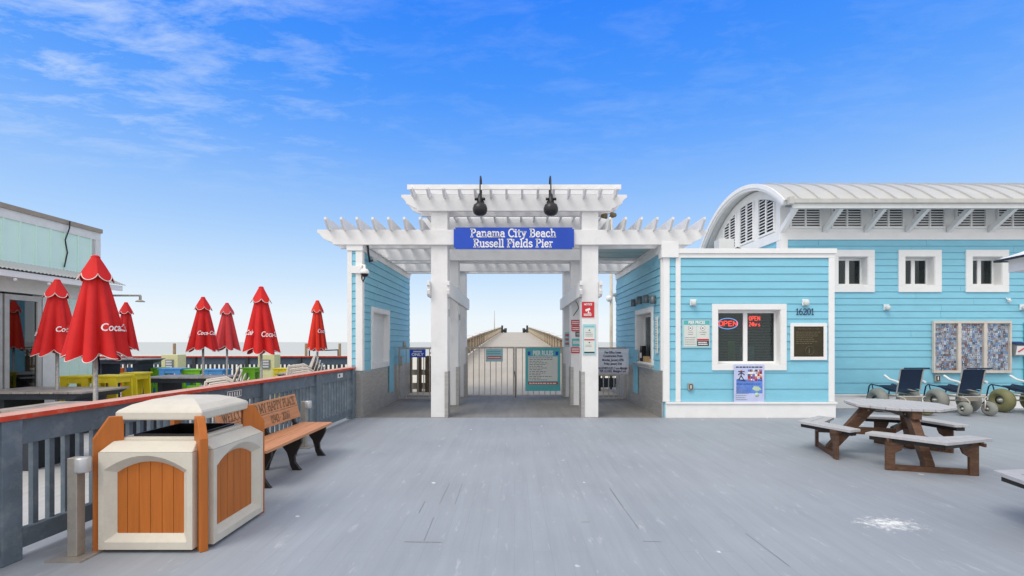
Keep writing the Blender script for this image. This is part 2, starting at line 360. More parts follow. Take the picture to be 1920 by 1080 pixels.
# ------------------------------------------------------------------ ground, sand, sea, pier deck
def sheet(name, m, rects, z):
    b = MB()
    for x0, x1, y0, y1 in rects: b.quad((x0, y0, z), (x1, y0, z), (x1, y1, z), (x0, y1, z))
    o = b.build(name, m); o['kind'] = 'structure'; return o
b = MB()
b.box(-3.9, 26, -8, 10.13, -.3, 0); b.box(3.12, 26, 10.134, 16.4, -.3, 0)
tag(b.build('boardwalk', DECK), kind='structure')
b = MB(); b.box(-3.6, 3.116, 10.134, 14.4, -.3, -.002)
tag(b.build('gateway_floor', WALKMAT), kind='structure')
b = MB(); b.box(-22, -3.904, -8, 16.9, -.3, -.004); b.box(-22, -3.604, 10.14, 16.9, -.3, -.006)
tag(b.build('patio_floor', PATIOMAT), kind='structure')
b = MB()
def pz(Y): return 0 if Y < 14.4 else (.0443 * (Y - 14.4) if Y < 42 else 1.223 + .0396 * (Y - 42)) if Y < 104 else 3.68
ys = [14.404] + [14.4 + i * 4.6 for i in range(1, 7)] + [42, 62, 83, 104, 130, 320]
for a, c in zip(ys, ys[1:]):
    b.hexa([(-3.05, a, pz(a) - .5), (3.05, a, pz(a) - .5), (3.05, c, pz(c) - .5), (-3.05, c, pz(c) - .5),
            (-3.05, a, pz(a)), (3.05, a, pz(a)), (3.05, c, pz(c)), (-3.05, c, pz(c))])
b.box(-4.2, -3.06, 14.41, 17.5, -.4, -.002); b.box(3.06, 4.2, 14.41, 17.5, -.4, -.002)
tag(b.build('pier_deck', PIERMAT), kind='structure')
sheet('beach_sand', SANDMAT, [(-900, 900, -60, 195)], -3.6)
wm = bpy.data.materials.new('sea_water'); wm.use_nodes = True
t = wm.node_tree; pb = t.nodes['Principled BSDF']; pb.inputs['Base Color'].default_value = (.52, .53, .49, 1); pb.inputs['Roughness'].default_value = .75; pb.inputs['Specular IOR Level'].default_value = .2
co = N('ShaderNodeTexCoord', t); mw = N('ShaderNodeMapping', t); mw.inputs['Scale'].default_value = (.05, .25, 1); LK(co.outputs['Object'], mw.inputs[0], t)
nw = N('ShaderNodeTexNoise', t); nw.inputs['Scale'].default_value = 1.2; nw.inputs['Detail'].default_value = 8; LK(mw.outputs[0], nw.inputs['Vector'], t)
bw = N('ShaderNodeBump', t); bw.inputs['Strength'].default_value = .6; bw.inputs['Distance'].default_value = .5; LK(nw.outputs[0], bw.inputs['Height'], t); LK(bw.outputs[0], pb.inputs['Normal'], t)
sheet('sea_water', wm, [(-9000, 9000, 150, 9500)], -3.72)

# dark open board joints in the deck, part of the boardwalk surface
b = MB()
def crack(p, q, w=.008):
    a, c = Vector(G(*p)), Vector(G(*q)); n_ = Vector((-(c - a).y, (c - a).x, 0)).normalized() * w / 2
    b.quad(*[(v.x, v.y, .002) for v in (a - n_, c - n_, c + n_, a + n_)])
for p, q, w in [((1143, 915), (1166, 948), .012), ((1166, 948), (1198, 992), .006), ((758, 1016), (828, 1017), .009), ((795, 1014), (813, 970), .006),
                ((785, 962), (797, 940), .007), ((824, 945), (843, 906), .004), ((853, 946), (867, 906), .004), ((1090, 979), (1106, 979), .006), ((1398, 1000), (1480, 1062), .005), ((1205, 1015), (1240, 1016), .005)]:
    crack(p, q, w)
tag(b.build('board_joints', INKGREY), kind='structure')

# ------------------------------------------------------------------ wall building blocks
def cut(u0, u1, z0, z1, holes):
    zs = sorted({z0, z1} | {z for h in holes for z in h[2:] if z0 < z < z1})
    out = []
    for a, c in zip(zs, zs[1:]):
        segs = [(u0, u1)]
        for h in holes:
            if h[2] < c - 1e-6 and h[3] > a + 1e-6:
                ns_ = []
                for s, e in segs:
                    if h[0] > s: ns_.append((s, min(e, h[0])))
                    if h[1] < e: ns_.append((max(s, h[1]), e))
                segs = [q for q in ns_ if q[1] - q[0] > 1e-4]
        out += [(s, e, a, c) for s, e in segs]
    return out
def siding(mb, u0, u1, zs, holes=()):
    for z0, z1 in zip(zs, zs[1:]):
        def yy(z): return -.009 - .014 * (z1 - z) / (z1 - z0)
        g = .009
        sp = []
        for s, e, a, c in cut(u0, u1, z0 + g, z1, holes):
            if e - s > 4.5 and c - a > .1:
                q_ = s + random.uniform(.35, 1) * 1.3
                while q_ < e - .3: sp.append((s, q_ - .003, a, c)); s = q_ + .003; q_ += random.uniform(2.4, 3.6)
            sp.append((s, e, a, c))
        for s, e, a, c in sp:
            mb.hexa([(s, yy(a), a), (e, yy(a), a), (e, 0, a), (s, 0, a), (s, yy(c), c), (e, yy(c), c), (e, 0, c), (s, 0, c)])
def backing(mb, u0, u1, z0, z1, holes=(), d=.12, m=0):
    for s, e, a, c in cut(u0, u1, z0, z1, holes): mb.box(s, e, .001, d, a, c, m)
def zlev(top, bot, step, extra=()):
    zs = list(extra); z = zs[-1] if zs else bot
    while z + step < top - .03: z += step; zs.append(z)
    zs.append(top)
    return ([bot] if not extra else []) + zs
def window(parent, o, M, u0, u1, z0, z1, tw, depth=.17, name='window', blinds=False, panes=2, shutter=False, glassm=None):
    """casing (part) with frame / pane / interior sub-parts, local wall frame M; opening is the outer box minus tw"""
    a, c, e, g = u0 + tw, u1 - tw, z0 + tw, z1 - tw
    mb = MB(o, M)
    mb.box(u0, u1, -.045, -.001, g, z1); mb.box(u0, u1, -.045, -.001, z0, e)
    mb.box(u0, a, -.045, -.001, e, g); mb.box(c, u1, -.045, -.001, e, g)
    # reveal
    mb.box(a + .001, a + .013, -.03, depth, e + .013, g - .013); mb.box(c - .013, c - .001, -.03, depth, e + .013, g - .013); mb.box(a + .001, c - .001, -.03, depth, g - .013, g - .001); mb.box(a + .001, c - .001, -.03, depth, e + .001, e + .013)
    a += .014; c -= .014; e += .014; g -= .014
    w = mb.build(name, TRIM, parent, bevel=.004)
    if shutter:
        mb = MB(o, M); mb.box(a, c, .09, .13, e, g); mb.build('shutter', TRIM, w)
        return w
    f = .05
    mb = MB(o, M)
    mb.box(a, c, depth - .05, depth, g - f, g); mb.box(a, c, depth - .05, depth, e, e + f)
    mb.box(a, a + f * .6, depth - .05, depth, e + f, g - f); mb.box(c - f * .6, c, depth - .05, depth, e + f, g - f)
    xs = [a + f * .6 + (c - a - f * 1.2) * i / panes for i in range(panes + 1)]
    for x in xs[1:-1]: mb.box(x - .045, x + .045, depth - .05, depth, e + f, g - f)
    mb.build('window_frame', TRIM, w, bevel=.003)
    for i in range(panes):
        l = xs[i] + (.045 if i else 0); r_ = xs[i + 1] - (.045 if i < panes - 1 else 0)
        mb = MB(o, M); mb.box(l, r_, depth - .03, depth - .024, e + f, g - f); mb.build('pane', glassm or GLASS, w)
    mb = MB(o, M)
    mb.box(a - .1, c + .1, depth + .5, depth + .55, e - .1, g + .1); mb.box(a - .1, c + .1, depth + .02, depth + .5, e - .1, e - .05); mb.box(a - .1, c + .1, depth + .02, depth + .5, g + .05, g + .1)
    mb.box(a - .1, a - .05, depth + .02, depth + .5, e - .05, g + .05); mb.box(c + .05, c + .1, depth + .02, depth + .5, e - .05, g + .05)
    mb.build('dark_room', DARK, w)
    if blinds:
        mb = MB(o, M); z = e + f + .02
        while z < g - f:
            mb.hexa([(a + .02, depth + .03, z), (c - .02, depth + .03, z), (c - .02, depth + .055, z + .012), (a + .02, depth + .055, z + .012),
                     (a + .02, depth + .03, z + .003), (c - .02, depth + .03, z + .003), (c - .02, depth + .055, z + .015), (a + .02, depth + .055, z + .015)]); z += .034
        mb.build('blinds', BLIND, w)
    return w

# ------------------------------------------------------------------ lettering
_fc = {}
def txt(mb, s, size, c, m=0, M=None, sx=1.0, shear=0, thick=.003, bold=0, align='CENTER', warp=None):
    """flat letters of the built-in font, laid in the local x-z plane facing -y, centred at c"""
    cu = bpy.data.curves.new('tmp_text', 'FONT'); cu.body = s; cu.size = size; cu.align_x = align; cu.align_y = 'CENTER'
    cu.extrude = 0; cu.offset = bold; cu.shear = shear; cu.resolution_u = 3; cu.fill_mode = 'FRONT'
    ob = bpy.data.objects.new('tmp_text', cu); col.objects.link(ob)
    dg = bpy.context.evaluated_depsgraph_get(); me = bpy.data.meshes.new_from_object(ob.evaluated_get(dg))
    vs = [(c[0] + v.co.x * sx, c[1] - thick, c[2] + v.co.y) for v in me.vertices]
    if warp: vs = [warp(v.co.x * sx, v.co.y) for v in me.vertices]
    fs = [tuple(p.vertices) for p in me.polygons]
    mb.add(vs, fs, m)
    bpy.data.objects.remove(ob); bpy.data.curves.remove(cu); bpy.data.meshes.remove(me)
def arc(cx, cy, rx, ry, a0, a1, n=12): return [(cx + rx * math.cos(R(a0 + (a1 - a0) * i / n)), cy + ry * math.sin(R(a0 + (a1 - a0) * i / n))) for i in range(n + 1)]
def S(x, y, h=.12): return [(x - h, y), (x + h, y)]
def L(*p): return list(p)
X = .66
GL = {
 ' ': (.38, []), '-': (.4, [L((.05, .45), (.3, .45))]),
 'P': (.72, [L((.14, 0), (.14, 1)), S(.14, 0, .14), L((0, 1), (.36, 1)), arc(.36, .76, .24, .24, 90, -90), L((.36, .52), (.14, .52))]),
 'R': (.78, [L((.14, 0), (.14, 1)), S(.14, 0, .14), L((0, 1), (.36, 1)), arc(.36, .76, .24, .24, 90, -90), L((.36, .52), (.14, .52)), L((.36, .5), (.62, 0)), L((.54, 0), (.74, 0))]),
 'B': (.74, [L((.14, 0), (.14, 1)), L((0, 1), (.36, 1)), arc(.36, .77, .22, .23, 90, -90), L((.36, .54), (.14, .54)), arc(.38, .27, .25, .27, 90, -90), L((.38, 0), (0, 0))]),
 'C': (.80, [arc(.42, .5, .38, .5, 48, 312, 20), L((.70, .68), (.70, .98))]),
 'F': (.68, [L((.14, 0), (.14, 1)), S(.14, 0, .14), L((0, 1), (.6, 1), (.6, .78)), L((.14, .52), (.44, .52)), L((.44, .42), (.44, .62))]),
 'E': (.70, [L((.14, 0), (.14, 1)), L((0, 1), (.58, 1), (.58, .8)), L((.14, .52), (.42, .52)), L((0, 0), (.6, 0), (.6, .22))]),
 'L': (.66, [L((.14, 0), (.14, 1)), S(.14, 1, .14), L((0, 0), (.56, 0), (.56, .24))]),
 'H': (.86, [L((.14, 0), (.14, 1)), L((.66, 0), (.66, 1)), L((.14, .52), (.66, .52)), S(.14, 0), S(.14, 1), S(.66, 0), S(.66, 1)]),
 'T': (.72, [L((.33, 0), (.33, 1)), L((.02, .78), (.02, 1), (.64, 1), (.64, .78)), S(.33, 0, .13)]),
 'O': (.84, [arc(.42, .5, .37, .5, 0, 360, 24)]),
 'W': (1.1, [L((.08, 1), (.3, 0), (.52, .9), (.74, 0), (.96, 1)), S(.08, 1), S(.96, 1)]),
 'M': (1.0, [L((.12, 0), (.14, 1), (.48, .1), (.8, 1), (.82, 0)), S(.12, 0), S(.82, 0), S(.1, 1, .08), S(.84, 1, .08)]),
 'Y': (.8, [L((.06, 1), (.37, .48), (.68, 1)), L((.37, .48), (.37, 0)), S(.37, 0), S(.07, 1, .1), S(.67, 1, .1)]),
 'A': (.82, [L((.06, 0), (.39, 1), (.72, 0)), L((.18, .34), (.6, .34)), S(.07, 0, .1), S(.71, 0, .1)]),
 'a': (.64, [arc(.27, .2, .21, .2, 0, 360, 16), arc(.27, .44, .21, .22, 150, 0, 8), L((.48, .44), (.48, .0), (.58, 0))]),
 'n': (.72, [L((.13, 0), (.13, X), (0, X)), arc(.34, .42, .2, .24, 180, 0, 10), L((.54, .42), (.54, 0)), S(.13, 0), S(.54, 0)]),
 'm': (1.02, [L((.13, 0), (.13, X), (0, X)), arc(.31, .44, .17, .22, 180, 0, 8), L((.48, .44), (.48, 0)), arc(.66, .44, .17, .22, 180, 0, 8), L((.83, .44), (.83, 0)), S(.13, 0, .1), S(.48, 0, .1), S(.83, 0, .1)]),
 'u': (.70, [L((0, X), (.12, X), (.12, .2)), arc(.31, .22, .19, .22, 180, 300, 8), L((.4, X), (.52, X), (.52, 0), (.64, 0))]),
 'i': (.34, [L((0, X), (.15, X), (.15, 0)), S(.15, 0, .14), L((.15, .86), (.15, .97))]),
 'l': (.34, [L((0, 1), (.15, 1), (.15, 0)), S(.15, 0, .14)]),
 't': (.48, [L((.18, .9), (.18, .14)), arc(.3, .14, .12, .14, 180, 320, 6), L((.02, X), (.38, X))]),
 'y': (.68, [L((.1, X), (.32, .06)), L((.54, X), (.26, -.22), (.08, -.24)), S(.1, X, .1), S(.54, X, .1)]),
 'e': (.64, [L((.07, .36), (.52, .36)), arc(.3, .33, .235, .33, 0, 320, 16)]),
 'c': (.60, [arc(.3, .33, .24, .33, 45, 320, 16), L((.48, .46), (.48, .64))]),
 'h': (.72, [L((.13, 0), (.13, 1), (0, 1)), arc(.34, .42, .2, .24, 180, 0, 10), L((.54, .42), (.54, 0)), S(.13, 0), S(.54, 0)]),
 's': (.54, [arc(.25, .49, .18, .17, 20, 200, 8) + arc(.25, .17, .2, .17, 60, -160, 8)[0:], ]),
 'd': (.72, [arc(.28, .33, .22, .33, 0, 360, 18), L((.38, 1), (.52, 1), (.52, 0), (.64, 0))]),
 'r': (.52, [L((.13, 0), (.13, X), (0, X)), arc(.32, .44, .19, .2, 180, 60, 6), S(.13, 0, .13)]),
 '1': (.5, [L((.06, .82), (.24, 1), (.24, 0)), S(.24, 0, .15)]),
 '6': (.66, [arc(.3, .3, .24, .3, 0, 360, 18), arc(.46, .3, .4, .7, 180, 95, 8)]),
 '2': (.66, [arc(.3, .72, .23, .27, 170, -35, 12), L((.48, .55), (.06, .02)), L((.04, 0), (.54, 0), (.54, .16))]),
 '0': (.68, [arc(.31, .5, .25, .5, 0, 360, 20)]),
 '9': (.66, [arc(.3, .7, .24, .3, 0, 360, 18), arc(.14, .7, .4, .7, 0, -85, 8)]),
 '4': (.66, [L((.46, 0), (.46, 1), (.04, .3), (.6, .3)), S(.46, 0)]),
 '3': (.62, [arc(.27, .75, .21, .25, 160, -80, 10), arc(.27, .27, .25, .27, 85, -160, 10)]),
 '(': (.34, [arc(.34, .5, .24, .62, 130, 230, 8)]), ')': (.34, [arc(.0, .5, .24, .62, 50, -50, 8)]),
}
def slab(mb, s, h, c, m=0, sx=1.0, w=.16, thick=.003, width=None, sp=.0):
    """stroke-drawn slab-serif letters, local x-z plane facing -y"""
    tot = sum(GL[k][0] + sp for k in s)
    if width: sx = width / (tot * h)
    x = c[0] - tot * h * sx / 2
    for k in s:
        adv, st = GL[k]
        for pts in st:
            q = [Vector((x + p[0] * h * sx, p[1] * h)) for p in pts]
            hw = w * h / 2
            for i, (a, e) in enumerate(zip(q, q[1:])):
                dd = (e - a)
                if dd.length < 1e-6: continue
                dd.normalize(); nn = Vector((-dd.y, dd.x)) * hw; ex = dd * hw * .55
                a2, e2 = a - ex, e + ex
                yv = c[1] - thick - .00006 * (i % 3)
                mb.add([(p.x, yv, c[2] + p.y) for p in (a2 - nn, e2 - nn, e2 + nn, a2 + nn)], [(0, 1, 2, 3)], m)
        x += (adv + sp) * h * sx
def lines(mb, x0, x1, z0, z1, n, m, y, fill=.45, ragged=.35, rng=None):
    """illegible small print: rows of word-length strokes"""
    rng = rng or random
    for i in range(n):
        z = z1 - (z1 - z0) * (i + .5) / n; h = (z1 - z0) / n * fill / 2
        x = x0; end = x1 - (x1 - x0) * rng.random() * ragged
        while x < end:
            w = (x1 - x0) * rng.uniform(.05, .13)
            mb.box(x, min(x + w, end), y - .0012, y, z - h, z + h, m); x += w + (x1 - x0) * .025
def sign(name, label, cat, M, o, x0, x1, z0, z1, mats, draw, panel=0, th=.012, group=None, notch=0, bevel=.0):
    mb = MB(o, M)
    if notch:
        n = notch
        mb.prism([(x0 + n, z0), (x1 - n, z0), (x1 - n, z0 + n), (x1, z0 + n), (x1, z1 - n), (x1 - n, z1 - n), (x1 - n, z1), (x0 + n, z1), (x0 + n, z1 - n), (x0, z1 - n), (x0, z0 + n), (x0 + n, z0 + n)], 'y', -th, 0, panel)
    else: mb.box(x0, x1, -th, 0, z0, z1, panel)
    r_ = mb.build(name, mats, bevel=bevel); tag(r_, label, cat, group)
    mb = MB(o, M); draw(mb, -th)
    mb.build('lettering', mats, r_)
    return r_
I4 = Matrix.Identity(4)
KY = 10.15                                    # plane of the kiosk fronts
def kx(px, Y=KY): return (px - CX) / F * Y
def kz(py, Y=KY): return EYE + (HY - py) / F * Y

# ------------------------------------------------------------------ ticket kiosk (right)
KX0, KX1 = 3.14, 6.73
o = (KX0, KY, 0)
kiosk = thing('ticket_kiosk', 'sky blue clapboard ticket kiosk with flat roof and white trim right of the gateway', 'kiosk', o)
Mf = frame((0, KY, 0), 0)                     # front wall, u = world x
Ms = frame((KX0, 14.8, 0), -90)               # passage wall facing -x, u = 14.8 - Y
wz0, wz1 = 1.0, 2.40
hf = [(kx(1334) + .12, kx(1473) - .12, wz0 + .12, wz1 - .12)]
ztop = kz(484)
zs = [.33, .60, .94, 1.19, 1.45]
zs += [1.45 + .158 * i for i in range(1, 13)]; zs = [z for z in zs if z < ztop - .06] + [ztop]
mb = MB(o, Mf); siding(mb, KX0 + .12, KX1 - .02, zs, hf); backing(mb, KX0 + .02, KX1 - .02, 0, ztop, hf)
mb.build('front_wall', BLUE, kiosk)
hs = [(14.8 - 12.25, 14.8 - 10.9, 1.08, 2.3)]
mb = MB(o, Ms); siding(mb, 0, 14.8 - KY - .1, [z for z in zs if z > .9], hs); backing(mb, 0.0, 14.8 - KY - .02, 0, 3.5, hs)
mb.build('side_wall', BLUE, kiosk)
mb = MB(o); mb.box(KX1 - .12, KX1 - .021, KY + .13, 11.63, 0, 3.4); mb.box(KX0 + .13, 6.3, 14.6, 14.8, 0, 3.5); mb.build('rear_wall', BLUE, kiosk)
mb = MB(o)
mb.box(KX0 + .125, KX1 - .02, KY + .12, 11.6, 3.3, 3.4); mb.box(KX0 + .125, 6.44, 11.601, 14.8, 3.3, 3.4); mb.build('flat_roof', SOFFIT, kiosk)
mb = MB(o)
mb.box(KX0 + .30, KX1 + .02, KY - .045, KY - .026, ztop, kz(476)); mb.box(KX0 + .28, KX1 + .04, KY - .075, KY + .16, kz(476), kz(467)); mb.box(KX0 + .30, KX1, KY - .0, KY + .1, ztop + .001, kz(476) - .002)
mb.box(KX0 - .03, KX0 + .12, KY + .2, 14.82, 3.5, 3.66); mb.box(KX0 - .06, KX0 + .15, KY + .2, 14.84, 3.661, 3.70)
mb.build('cornice', TRIM, kiosk, bevel=.004)
for nm, a, c in (('corner_trim', KX0 - .012, KX0 + .125), ('corner_trim', kx(1266), kx(1275)), ('corner_trim', KX1 - .11, KX1 + .01)):
    mb = MB(o); mb.box(a, c, KY - .042, KY - .001, .34, ztop if c < 3.3 else ztop); mb.build(nm, TRIM, kiosk, bevel=.004)
mb = MB(o); mb.box(KX0 - .04, KX0 - .001, KY - .0, KY + .09, .99, 3.5); mb.box(KX0 - .06, KX0 + .3, KY - .09, KY + .14, ztop + .001, kz(455)); mb.build('corner_post', TRIM, kiosk, bevel=.004)
mb = MB(o); mb.box(KX0 + .04, KX1 + .03, KY - .05, KY, 0, .29); mb.box(KX0 + .04, KX1 + .05, KY - .075, KY, .291, .335); mb.build('base_board', TRIM, kiosk, bevel=.005)
mb = MB(o); mb.box(KX0 - .022, KX0 - .002, KY - .0, 14.8, .30, .98); mb.box(KX0 - .03, KX0 - .002, KY - .0, 14.8, 0, .28); mb.box(KX0 - .034, KX0 - .002, KY, 14.8, .281, .299)
mb.build('steel_wainscot', STEEL, kiosk)
mb = MB(o); mb.box(KX0 - .055, KX0 - .036, 12.1, 12.5, .30, 1.40); mb.build('gate_stop', BLUE, kiosk)
w = window(kiosk, o, Mf, kx(1334), kx(1473), wz0, wz1, .12, .19, blinds=True)
window(kiosk, o, Ms, 14.8 - 12.35, 14.8 - 10.8, .98, 2.40, .12, .22, name='service_window', panes=2)
mb = MB(o, Ms); mb.box(14.8 - 12.38, 14.8 - 10.77, -.12, .12, 1.03, 1.075); mb.build('counter_shelf', STEEL, kiosk)
mb = MB((KX0, KY, 0)); mb.box(kx(1380), kx(1393), KY + .36, KY + .38, 1.14, 1.62, 0); mb.box(kx(1404), kx(1432), KY + .40, KY + .42, 1.12, 1.5, 1); mb.build('inside_cards', [GRN, TEALPALE], w)
# window signs hung inside the glass
mb = MB((kx(1369), KY + .2, 2.0)); Y = KY + .17
c = (kx(1369) + .045, kz(606))
for pts, r_, m in ((arc(c[0], c[1], .215, .115, 0, 360, 28)[:-1], .008, 0),):
    mb.tube([(p[0], Y + .045, p[1]) for p in pts], r_, 6, m, closed=True)
neon = mb.build('neon_sign', NEONBLUE); tag(neon, 'glowing oval OPEN neon sign in the left pane of the kiosk front window', 'neon sign')
def neon_str(mb, s, x, z, h, w_, Y, r_):
    NG = {'O': [arc(.5, .5, .5, .5, 0, 360, 12)], 'P': [L((0, 0), (0, 1), (.7, 1), (1, .75), (.7, .48), (0, .48))], 'E': [L((1, 1), (0, 1), (0, 0), (1, 0)), L((0, .5), (.8, .5))], 'N': [L((0, 0), (0, 1), (1, 0), (1, 1))],
          '2': [L((0, .85), (.3, 1), (.8, 1), (1, .75), (0, 0), (1, 0))], '4': [L((.8, 0), (.8, 1), (0, .3), (1, .3))], 'h': [L((0, 0), (0, 1)), L((0, .5), (.6, .6), (.9, .4), (.9, 0))], 'r': [L((0, 0), (0, .6)), L((0, .4), (.4, .6), (.8, .55))], 's': [L((.9, .6), (.1, .55), (.1, .35), (.9, .28), (.9, .05), (0, 0))]}
    for k in s:
        for pts in NG.get(k, []):
            for p, q in zip(pts, pts[1:]): mb.tube([(x + p[0] * w_, Y, z + p[1] * h), (x + q[0] * w_, Y, z + q[1] * h)], r_, 6, 0)
        x += w_ * 1.38
mb = MB((kx(1369), KY + .2, 2.0)); neon_str(mb, 'OPEN', c[0] - .185, c[1] - .05, .10, .073, Y + .035, .009); mb.build('lettering', NEONRED, neon)
mb = MB((kx(1420), KY + .2, 2.0)); mb.box(kx(1407) + .05, kx(1434) + .05, KY + .225, KY + .25, kz(613), kz(590)); led = mb.build('led_sign', BLACK)
tag(led, 'red LED panel reading OPEN 24Hrs in the right pane of the kiosk front window', 'led sign')
mb = MB((kx(1420), KY + .2, 2.0)); neon_str(mb, 'OPEN', kx(1409.5) + .05, kz(600), .09, .045, KY + .215, .007); neon_str(mb, '24hrs', kx(1409.5) + .05, kz(611), .085, .036, KY + .215, .007)
mb.build('lettering', LEDRED, led)

# brochures and box on the service counter
t_ = thing('brochure_rack', 'small dark brochure rack with tan boxes on the kiosk passage counter', 'rack', (KX0 + .05, 12.0, 1.075))
mb = MB((KX0 + .05, 12.0, 1.075))
mb.box(KX0 + .02, KX0 + .12, 11.92, 12.1, 1.076, 1.5); mb.build('rack_body', BLACK, t_)
mb = MB((KX0 + .05, 12.0, 1.075)); mb.box(KX0 + .005, KX0 + .02, 11.95, 12.07, 1.2, 1.33); mb.build('leaflet', SIGNWHITE, t_)
mb = MB((KX0 + .05, 12.0, 1.075)); mb.box(KX0 + .0, KX0 + .1, 11.5, 11.75, 1.076, 1.25); mb.box(KX0, KX0 + .08, 11.2, 11.35, 1.076, 1.2); mb.build('tan_box', mat('tan_card', (.5, .33, .16), .7), t_)

# address numerals, plaque, prices, poster
mb = MB((kx(1508), KY, 2.2)); slab(mb, '16201', .125, (kx(1508), KY - .03, kz(590)), 0, w=.13, width=.385); tag(mb.build('house_number', NAVY), 'dark serif numerals 16201 on the kiosk above the bronze plaque', 'numerals')
x0, x1, z0, z1 = kx(1480), kx(1548), kz(675), kz(606)
mb = MB(((x0 + x1) / 2, KY, z0))
mb.box(x0, x1, KY - .05, KY - .02, z0, z0 + .07); mb.box(x0, x1, KY - .05, KY - .02, z1 - .07, z1); mb.box(x0, x0 + .07, KY - .05, KY - .02, z0 + .07, z1 - .07); mb.box(x1 - .07, x1, KY - .05, KY - .02, z0 + .07, z1 - .07)
pq = mb.build('bronze_plaque', TRIM, bevel=.004); tag(pq, 'dark bronze memorial plaque in a white frame at the right end of the kiosk front', 'plaque')
mb = MB(((x0 + x1) / 2, KY, z0)); mb.box(x0 + .07, x1 - .07, KY - .04, KY - .02, z0 + .07, z1 - .07); mb.build('plate', BRONZE, pq)
mb = MB(((x0 + x1) / 2, KY, z0)); cx_ = (x0 + x1) / 2
txt(mb, 'RUSSELL FIELDS PIER', .05, (cx_, KY - .041, z1 - .12), 0)
lines(mb, x0 + .12, x1 - .12, z0 + .33, z1 - .17, 7, 0, KY - .0405, fill=.3)
pts = [(cx_ + .02 + .09 * math.cos(q * .35), KY - .043, z0 + .2 + .09 * math.sin(q * .35)) for q in range(18)]
mb.tube(pts, .004, 5, 0, closed=True); mb.box(cx_ - .0, cx_ + .02, KY - .043, KY - .04, z0 + .14, z0 + .25)
mb.build('lettering', BRONZEHI, pq)
def d_prices(mb, y):
    a, c, e, g = kx(1281), kx(1329), kz(650), kz(601)
    mb.box(a, c, y - .0015, y, g - .09, g, 1); mb.box(a + .01, (a + c) / 2 - .006, y - .0015, y, e + .01, g - .095, 2); mb.box((a + c) / 2 + .006, c - .01, y - .0015, y, e + .01, g - .095, 2)
    txt(mb, 'PIER PRICES', .085, ((a + c) / 2, y - .002, g - .045), 3, bold=.003, sx=.8)
    for cx in (a + .14, c - .14):
        mb.lathe([(0, -.003), (.05, -.003), (.05, -.0016)], (cx, y, g - .16), 'y', 20, 4); mb.lathe([(0, -.004), (.043, -.004)], (cx, y, g - .16), 'y', 20, 3)
        mb.prism([(cx - .03, g - .16), (cx - .01, g - .145), (cx + .03, g - .16), (cx - .01, g - .175)], 'y', y - .0055, y - .0045, 4)
        txt(mb, 'FISHING' if cx < (a + c) / 2 else 'SIGHTSEEING', .032, (cx, y - .002, g - .25), 5, sx=.9 if cx < (a + c) / 2 else .75)
        lines(mb, cx - .05, cx + .05, g - .31, g - .28, 1, 5, y - .0016, ragged=0)
    lines(mb, a + .025, (a + c) / 2 - .02, e + .03, g - .34, 4, 5, y - .0016, fill=.3, ragged=.1)
    mb.box((a + c) / 2 + .008, c - .012, y - .003, y - .0016, e + .13, e + .165, 6); mb.box((a + c) / 2 + .008, c - .012, y - .003, y - .0016, e + .015, e + .125, 4)
    lines(mb, (a + c) / 2 + .03, c - .03, e + .03, e + .11, 2, 3, y - .0031, fill=.6, ragged=.1)
sign('price_sign', 'pale teal PIER PRICES board on the kiosk front left of the window', 'sign', I4, (kx(1305), KY - .023, 1.8), kx(1279), kx(1331), kz(652), kz(599),
     [TEALPALE, TEAL, SIGNPALE, SIGNWHITE, INK, INKGREY, SIGNRED], lambda mb, y: None)
# (panel is placed at the wall face)
def place_sign(name, label, Y, px0, px1, py0, py1, mats, draw, M=None, th=.012, notch=0, cat='sign', group=None):
    xa, xb, za, zb = kx(px0, Y), kx(px1, Y), kz(py1, Y), kz(py0, Y)
    return sign(name, label, cat, frame((0, Y, 0), 0), ((xa + xb) / 2, Y, za), xa, xb, za, zb, mats, draw, th=th, notch=notch, group=group)
for ob in [q for q in bpy.data.objects if q.name.startswith('price_sign') or q.name.startswith('lettering') and q.parent and q.parent.name.startswith('price_sign')]: bpy.data.objects.remove(ob)
place_sign('price_sign', 'pale teal PIER PRICES board on the kiosk front left of the window', KY - .024, 1279, 1331, 599, 652,
           [TEALPALE, TEAL, SIGNPALE, SIGNWHITE, INK, INKGREY, SIGNRED], d_prices)
SKIN = mat('poster_flesh', (.5, .22, .16), .5); POSTB = mat('poster_blue', (.12, .25, .72), .5, var=.35, scale=2.5); POSTL = mat('poster_lilac', (.55, .60, .85), .5, var=.1, scale=4); POSTG = mat('poster_green', (.50, .66, .42), .5, var=.1)
def collage(mb, x0, x1, z0, z1, nx, nz, y, mats_n, m0, rng):
    for i in range(nx):
        for j in range(nz):
            a = x0 + (x1 - x0) * i / nx; c = x0 + (x1 - x0) * (i + 1) / nx; e = z0 + (z1 - z0) * j / nz; g = z0 + (z1 - z0) * (j + 1) / nz
            k = rng.randrange(mats_n); mb.quad((a, y - .0003 * k, e), (c, y - .0003 * k, e), (c, y - .0003 * k, g), (a, y - .0003 * k, g), m0 + k)
            ax, cx_, ez_, gz = a + (c - a) * rng.uniform(.1, .5), a + (c - a) * rng.uniform(.6, .9), e + (g - e) * rng.uniform(.0, .3), e + (g - e) * rng.uniform(.5, .9)
            k = rng.randrange(mats_n); yy_ = y - .0025 - .0002 * k; mb.quad((ax, yy_, ez_), (cx_, yy_, ez_), (cx_, yy_, gz), (ax, yy_, gz), m0 + k)
